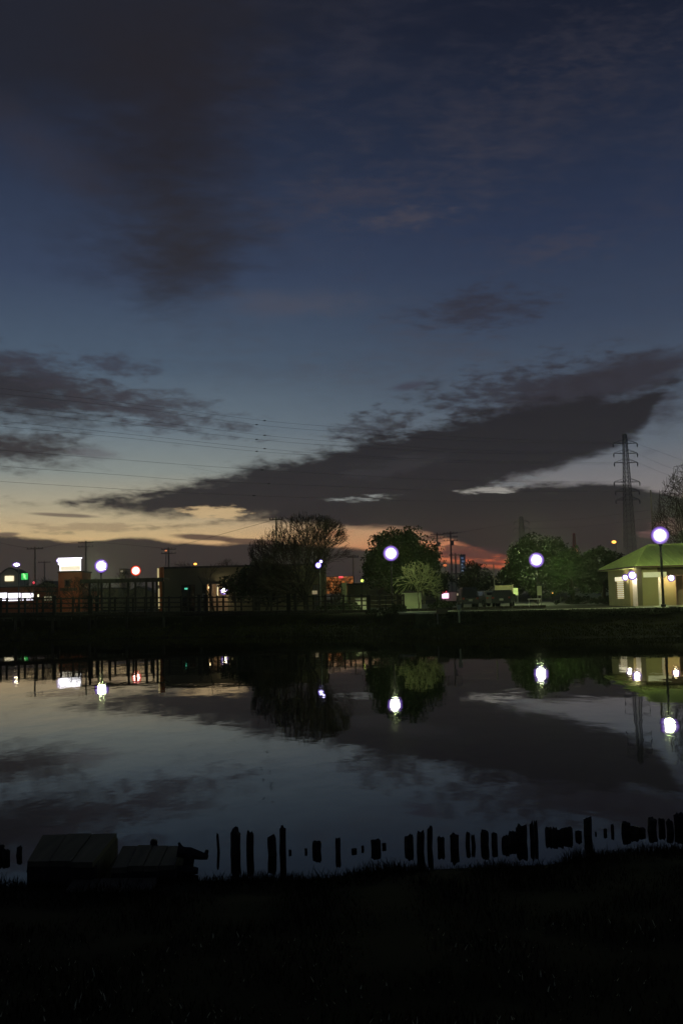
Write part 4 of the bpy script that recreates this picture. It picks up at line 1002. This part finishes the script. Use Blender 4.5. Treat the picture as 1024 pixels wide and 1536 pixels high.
for i, (px, wpx, y0, y1) in enumerate(ST):
    p = onz(px, (y0+y1)/2, 0); dep = (p-CAM).dot(Fw); h = (y1-y0)/2*dep/FPX*1.06; rad = wpx/2*dep/FPX
    r = random.Random(900+i); q = MB(); tilt = Vector((r.uniform(-.022, .022), r.uniform(-.03, .03), 0))
    n = 11; zz = [-.6, 0, h*.45, h*.85, h]
    i0 = len(q.v); jag = [r.uniform(-.09, .03) for _ in range(n)]
    for a, z in enumerate(zz):
        for j in range(n):
            th = 2*math.pi*j/n; rr = rad*(1+.13*math.sin(th*2+i)+.08*r.uniform(-1, 1))*(1 if a < 4 else .8)
            q.v.append((math.cos(th)*rr+tilt.x*z*3, math.sin(th)*rr+tilt.y*z*3, z+(jag[j]*min(1, h*4) if a == 4 else 0)))
    for a in range(4):
        for j in range(n): q.f.append((i0+a*n+j, i0+a*n+(j+1) % n, i0+(a+1)*n+(j+1) % n, i0+(a+1)*n+j)); q.m.append(0)
    q.v.append((tilt.x*h*3, tilt.y*h*3, h*.97)); c = len(q.v)-1
    for j in range(n): q.f.append((i0+4*n+j, i0+4*n+(j+1) % n, c)); q.m.append(0)
    size = 'stub barely above water' if h < .06 else ('tall' if h > .16 else 'short'); th_ = 'thick' if wpx > 10 else 'thin'
    if i < n_/2: od = ORD[i]+' stake from the left'
    else: od = (ORD[n_-1-i]+' stake from the right') if n_-1-i else 'rightmost stake'
    if i == 0: od = 'leftmost stake'
    o = tag(obj('pond_stake', q, 'stake', loc=(p.x, p.y, 0)), ('%s %s, %s in the near shore row' % (size, th_, od)) if h >= .06 else ('worn %s, %s in the near shore row' % (size, od)), 'stake', 'worn wooden stakes standing in the water at the near shore')

def jetty(name, label, corners, z, nb, th, legs):
    c = [onz(px, py, z) for px, py in corners]   # back-left, back-right, front-right, front-left
    t = thing(name, label, 'jetty', (c[3].x, c[3].y, 0)); o = Vector((c[3].x, c[3].y, 0))
    for k in range(nb):
        f0, f1 = k/nb+.006, (k+1)/nb-.006; q = MB()
        a, b_, d, e_ = c[3].lerp(c[2], f0)-o, c[3].lerp(c[2], f1)-o, c[0].lerp(c[1], f1)-o, c[0].lerp(c[1], f0)-o
        jz = Vector((0, 0, rng.uniform(-.006, .006))); u_ = Vector((0, 0, th)); v = [x+jz for x in (a, b_, d, e_)]
        ex = (b_-d).normalized()*rng.uniform(-.025, .03); v[0] += ex; v[1] += ex; v[2] += Vector((rng.uniform(-.02, .02), 0, 0))*0; q.face([x for x in v]); q.face([x-u_ for x in v][::-1])
        for s in range(4): q.face([v[s]-u_, v[(s+1) % 4]-u_, v[(s+1) % 4], v[s]])
        obj('plank', q, 'plank', t)
    for (u1, v1) in legs:
        p = (c[3].lerp(c[2], u1)).lerp(c[0].lerp(c[1], u1), v1)-o
        q = MB(); q.tube([(p.x, p.y, -.5), (p.x, p.y, z-th-.004)], .05, 8); obj('post', q, 'stake', t)
    q = MB()
    for v1 in (.08, .92):
        a, b_ = c[3].lerp(c[0], v1)-o, c[2].lerp(c[1], v1)-o; dn = Vector((0, 0, -th-.05)); q.tube([a+dn, b_+dn], .05, 4)
    obj('bearer', q, 'stake', t)
    q = MB(); dn = Vector((0, 0, -th+.004)); lo_ = Vector((0, 0, -z-.3))
    for a, b_ in ((c[3], c[2]), (c[2], c[1]), (c[3], c[0])):
        a = a-o+(b_-a)*.03; b_ = b_-o-(b_-c[3] if False else Vector()); q.face([a+dn, b_+dn, b_+lo_, a+lo_]); k_ = Vector((0, .03, 0)); q.face([a+dn+k_, a+lo_+k_, b_+lo_+k_, b_+dn+k_])
    obj('dark_skirt', q, 'stake', t)  # skirts added to darken the gap under the planks
    return t
L4 = [(.06, .08), (.94, .08), (.06, .92), (.94, .92)]
jetty('wooden_jetty', 'taller weathered plank jetty at the lower left water edge', [(64, 1252), (176, 1250), (141, 1292), (41, 1292)], .22, 3, .05, L4+[(.5, .08)])
jetty('wooden_jetty', 'lower plank platform right of the taller jetty', [(184, 1268), (276, 1268), (262, 1297), (168, 1300)], .15, 4, .05, L4)
jetty('wooden_step', 'small sunken plank step in front of the two jetties', [(110, 1318), (236, 1316), (228, 1345), (90, 1348)], .06, 3, .05, L4)['category'] = 'step'
p = onz(231, 1272, .1)
q = MB(); zt = at(231, 1259, p.y).z; q.tube([(p.x, p.y, -.3), (p.x, p.y, zt-.02), (p.x+.005, p.y, zt)], [.04, .038, .025], 9); tag(obj('mooring_post', q, 'stake'), 'short post poking up behind the lower plank platform', 'post')
p = onz(285, 1300, .05); t = thing('driftwood', 'gnarled dark driftwood stump jutting right from the lower platform', 'driftwood', (p.x, p.y, 0))
q = MB(); q.tube([(-.12, 0, .19), (0, .02, .17), (.1, 0, .15), (.17, -.02, .14)], [.05, .055, .04, .025], 8); q.tube([(.15, 0, .15), (.165, 0, .2)], [.025, .018], 6); q.tube([(.0, 0, .17), (-.01, .0, .05), (0, .02, -.2)], [.05, .045, .04], 7); obj('trunk', q, 'stake', t)
q = MB(); q.tube([(-.2, -.12, .05), (0, -.1, .04), (.09, -.1, .035)], [.04, .05, .03], 7); q.tube([(-.05, .05, .15), (-.12, .1, .25)], [.03, .012], 5); obj('branch', q, 'stake', t)

def near_y(x, r): return ynear(x) - abs(r.random()**1.0)*7.0 + .02
def inview(x0, x1, yfn, n, hh, m, seed, name, wd, lean):
    return clump(name, x0, x1, yfn, hgt, n, hh, m, seed, wd, lean)
inview(-4.2, 4.6, lambda x, r: ynear(x)-r.random()*6.2+.05, 60000, .07, 'grass', 31, 'grass', .006, .5)
inview(-4.2, 4.6, lambda x, r: ynear(x)-r.random()**3*1.2+.06, 9000, .10, 'grass', 32, 'shore_grass', .008, .6)
inview(-3.2, 3.6, lambda x, r: 4.5+r.random()*2.6, 1600, .045, 'drygrass', 33, 'dry_grass_tips', .010, .5)

# ------------------------------------------------------------------ evening air
hz = MB(); hz.box((0, 440, 33), (2020, 1060, 72))
hm = bpy.data.materials.new('evening_haze'); hm.use_nodes = True; hn = hm.node_tree; hn.nodes.clear()
ho = hn.nodes.new('ShaderNodeOutputMaterial'); pvv = hn.nodes.new('ShaderNodeVolumePrincipled')
pvv.inputs['Density'].default_value = .0003; pvv.inputs['Anisotropy'].default_value = .85; pvv.inputs['Color'].default_value = (.85, .9, .8, 1)
hn.links.new(pvv.outputs[0], ho.inputs['Volume']); structure(obj('haze', hz, hm), 'stuff')

# ------------------------------------------------------------------ render settings
sc.view_settings.view_transform = 'Standard'; sc.view_settings.look = 'None'
sc.view_settings.exposure = 0; sc.view_settings.gamma = 1
sc.cycles.use_denoising = True
try: sc.cycles.denoiser = 'OPENIMAGEDENOISE'
except Exception: pass
sc.cycles.use_light_tree = True
sc.cycles.max_bounces = 6; sc.cycles.volume_bounces = 0; sc.cycles.transparent_max_bounces = 4
sc.cycles.sample_clamp_indirect = 3
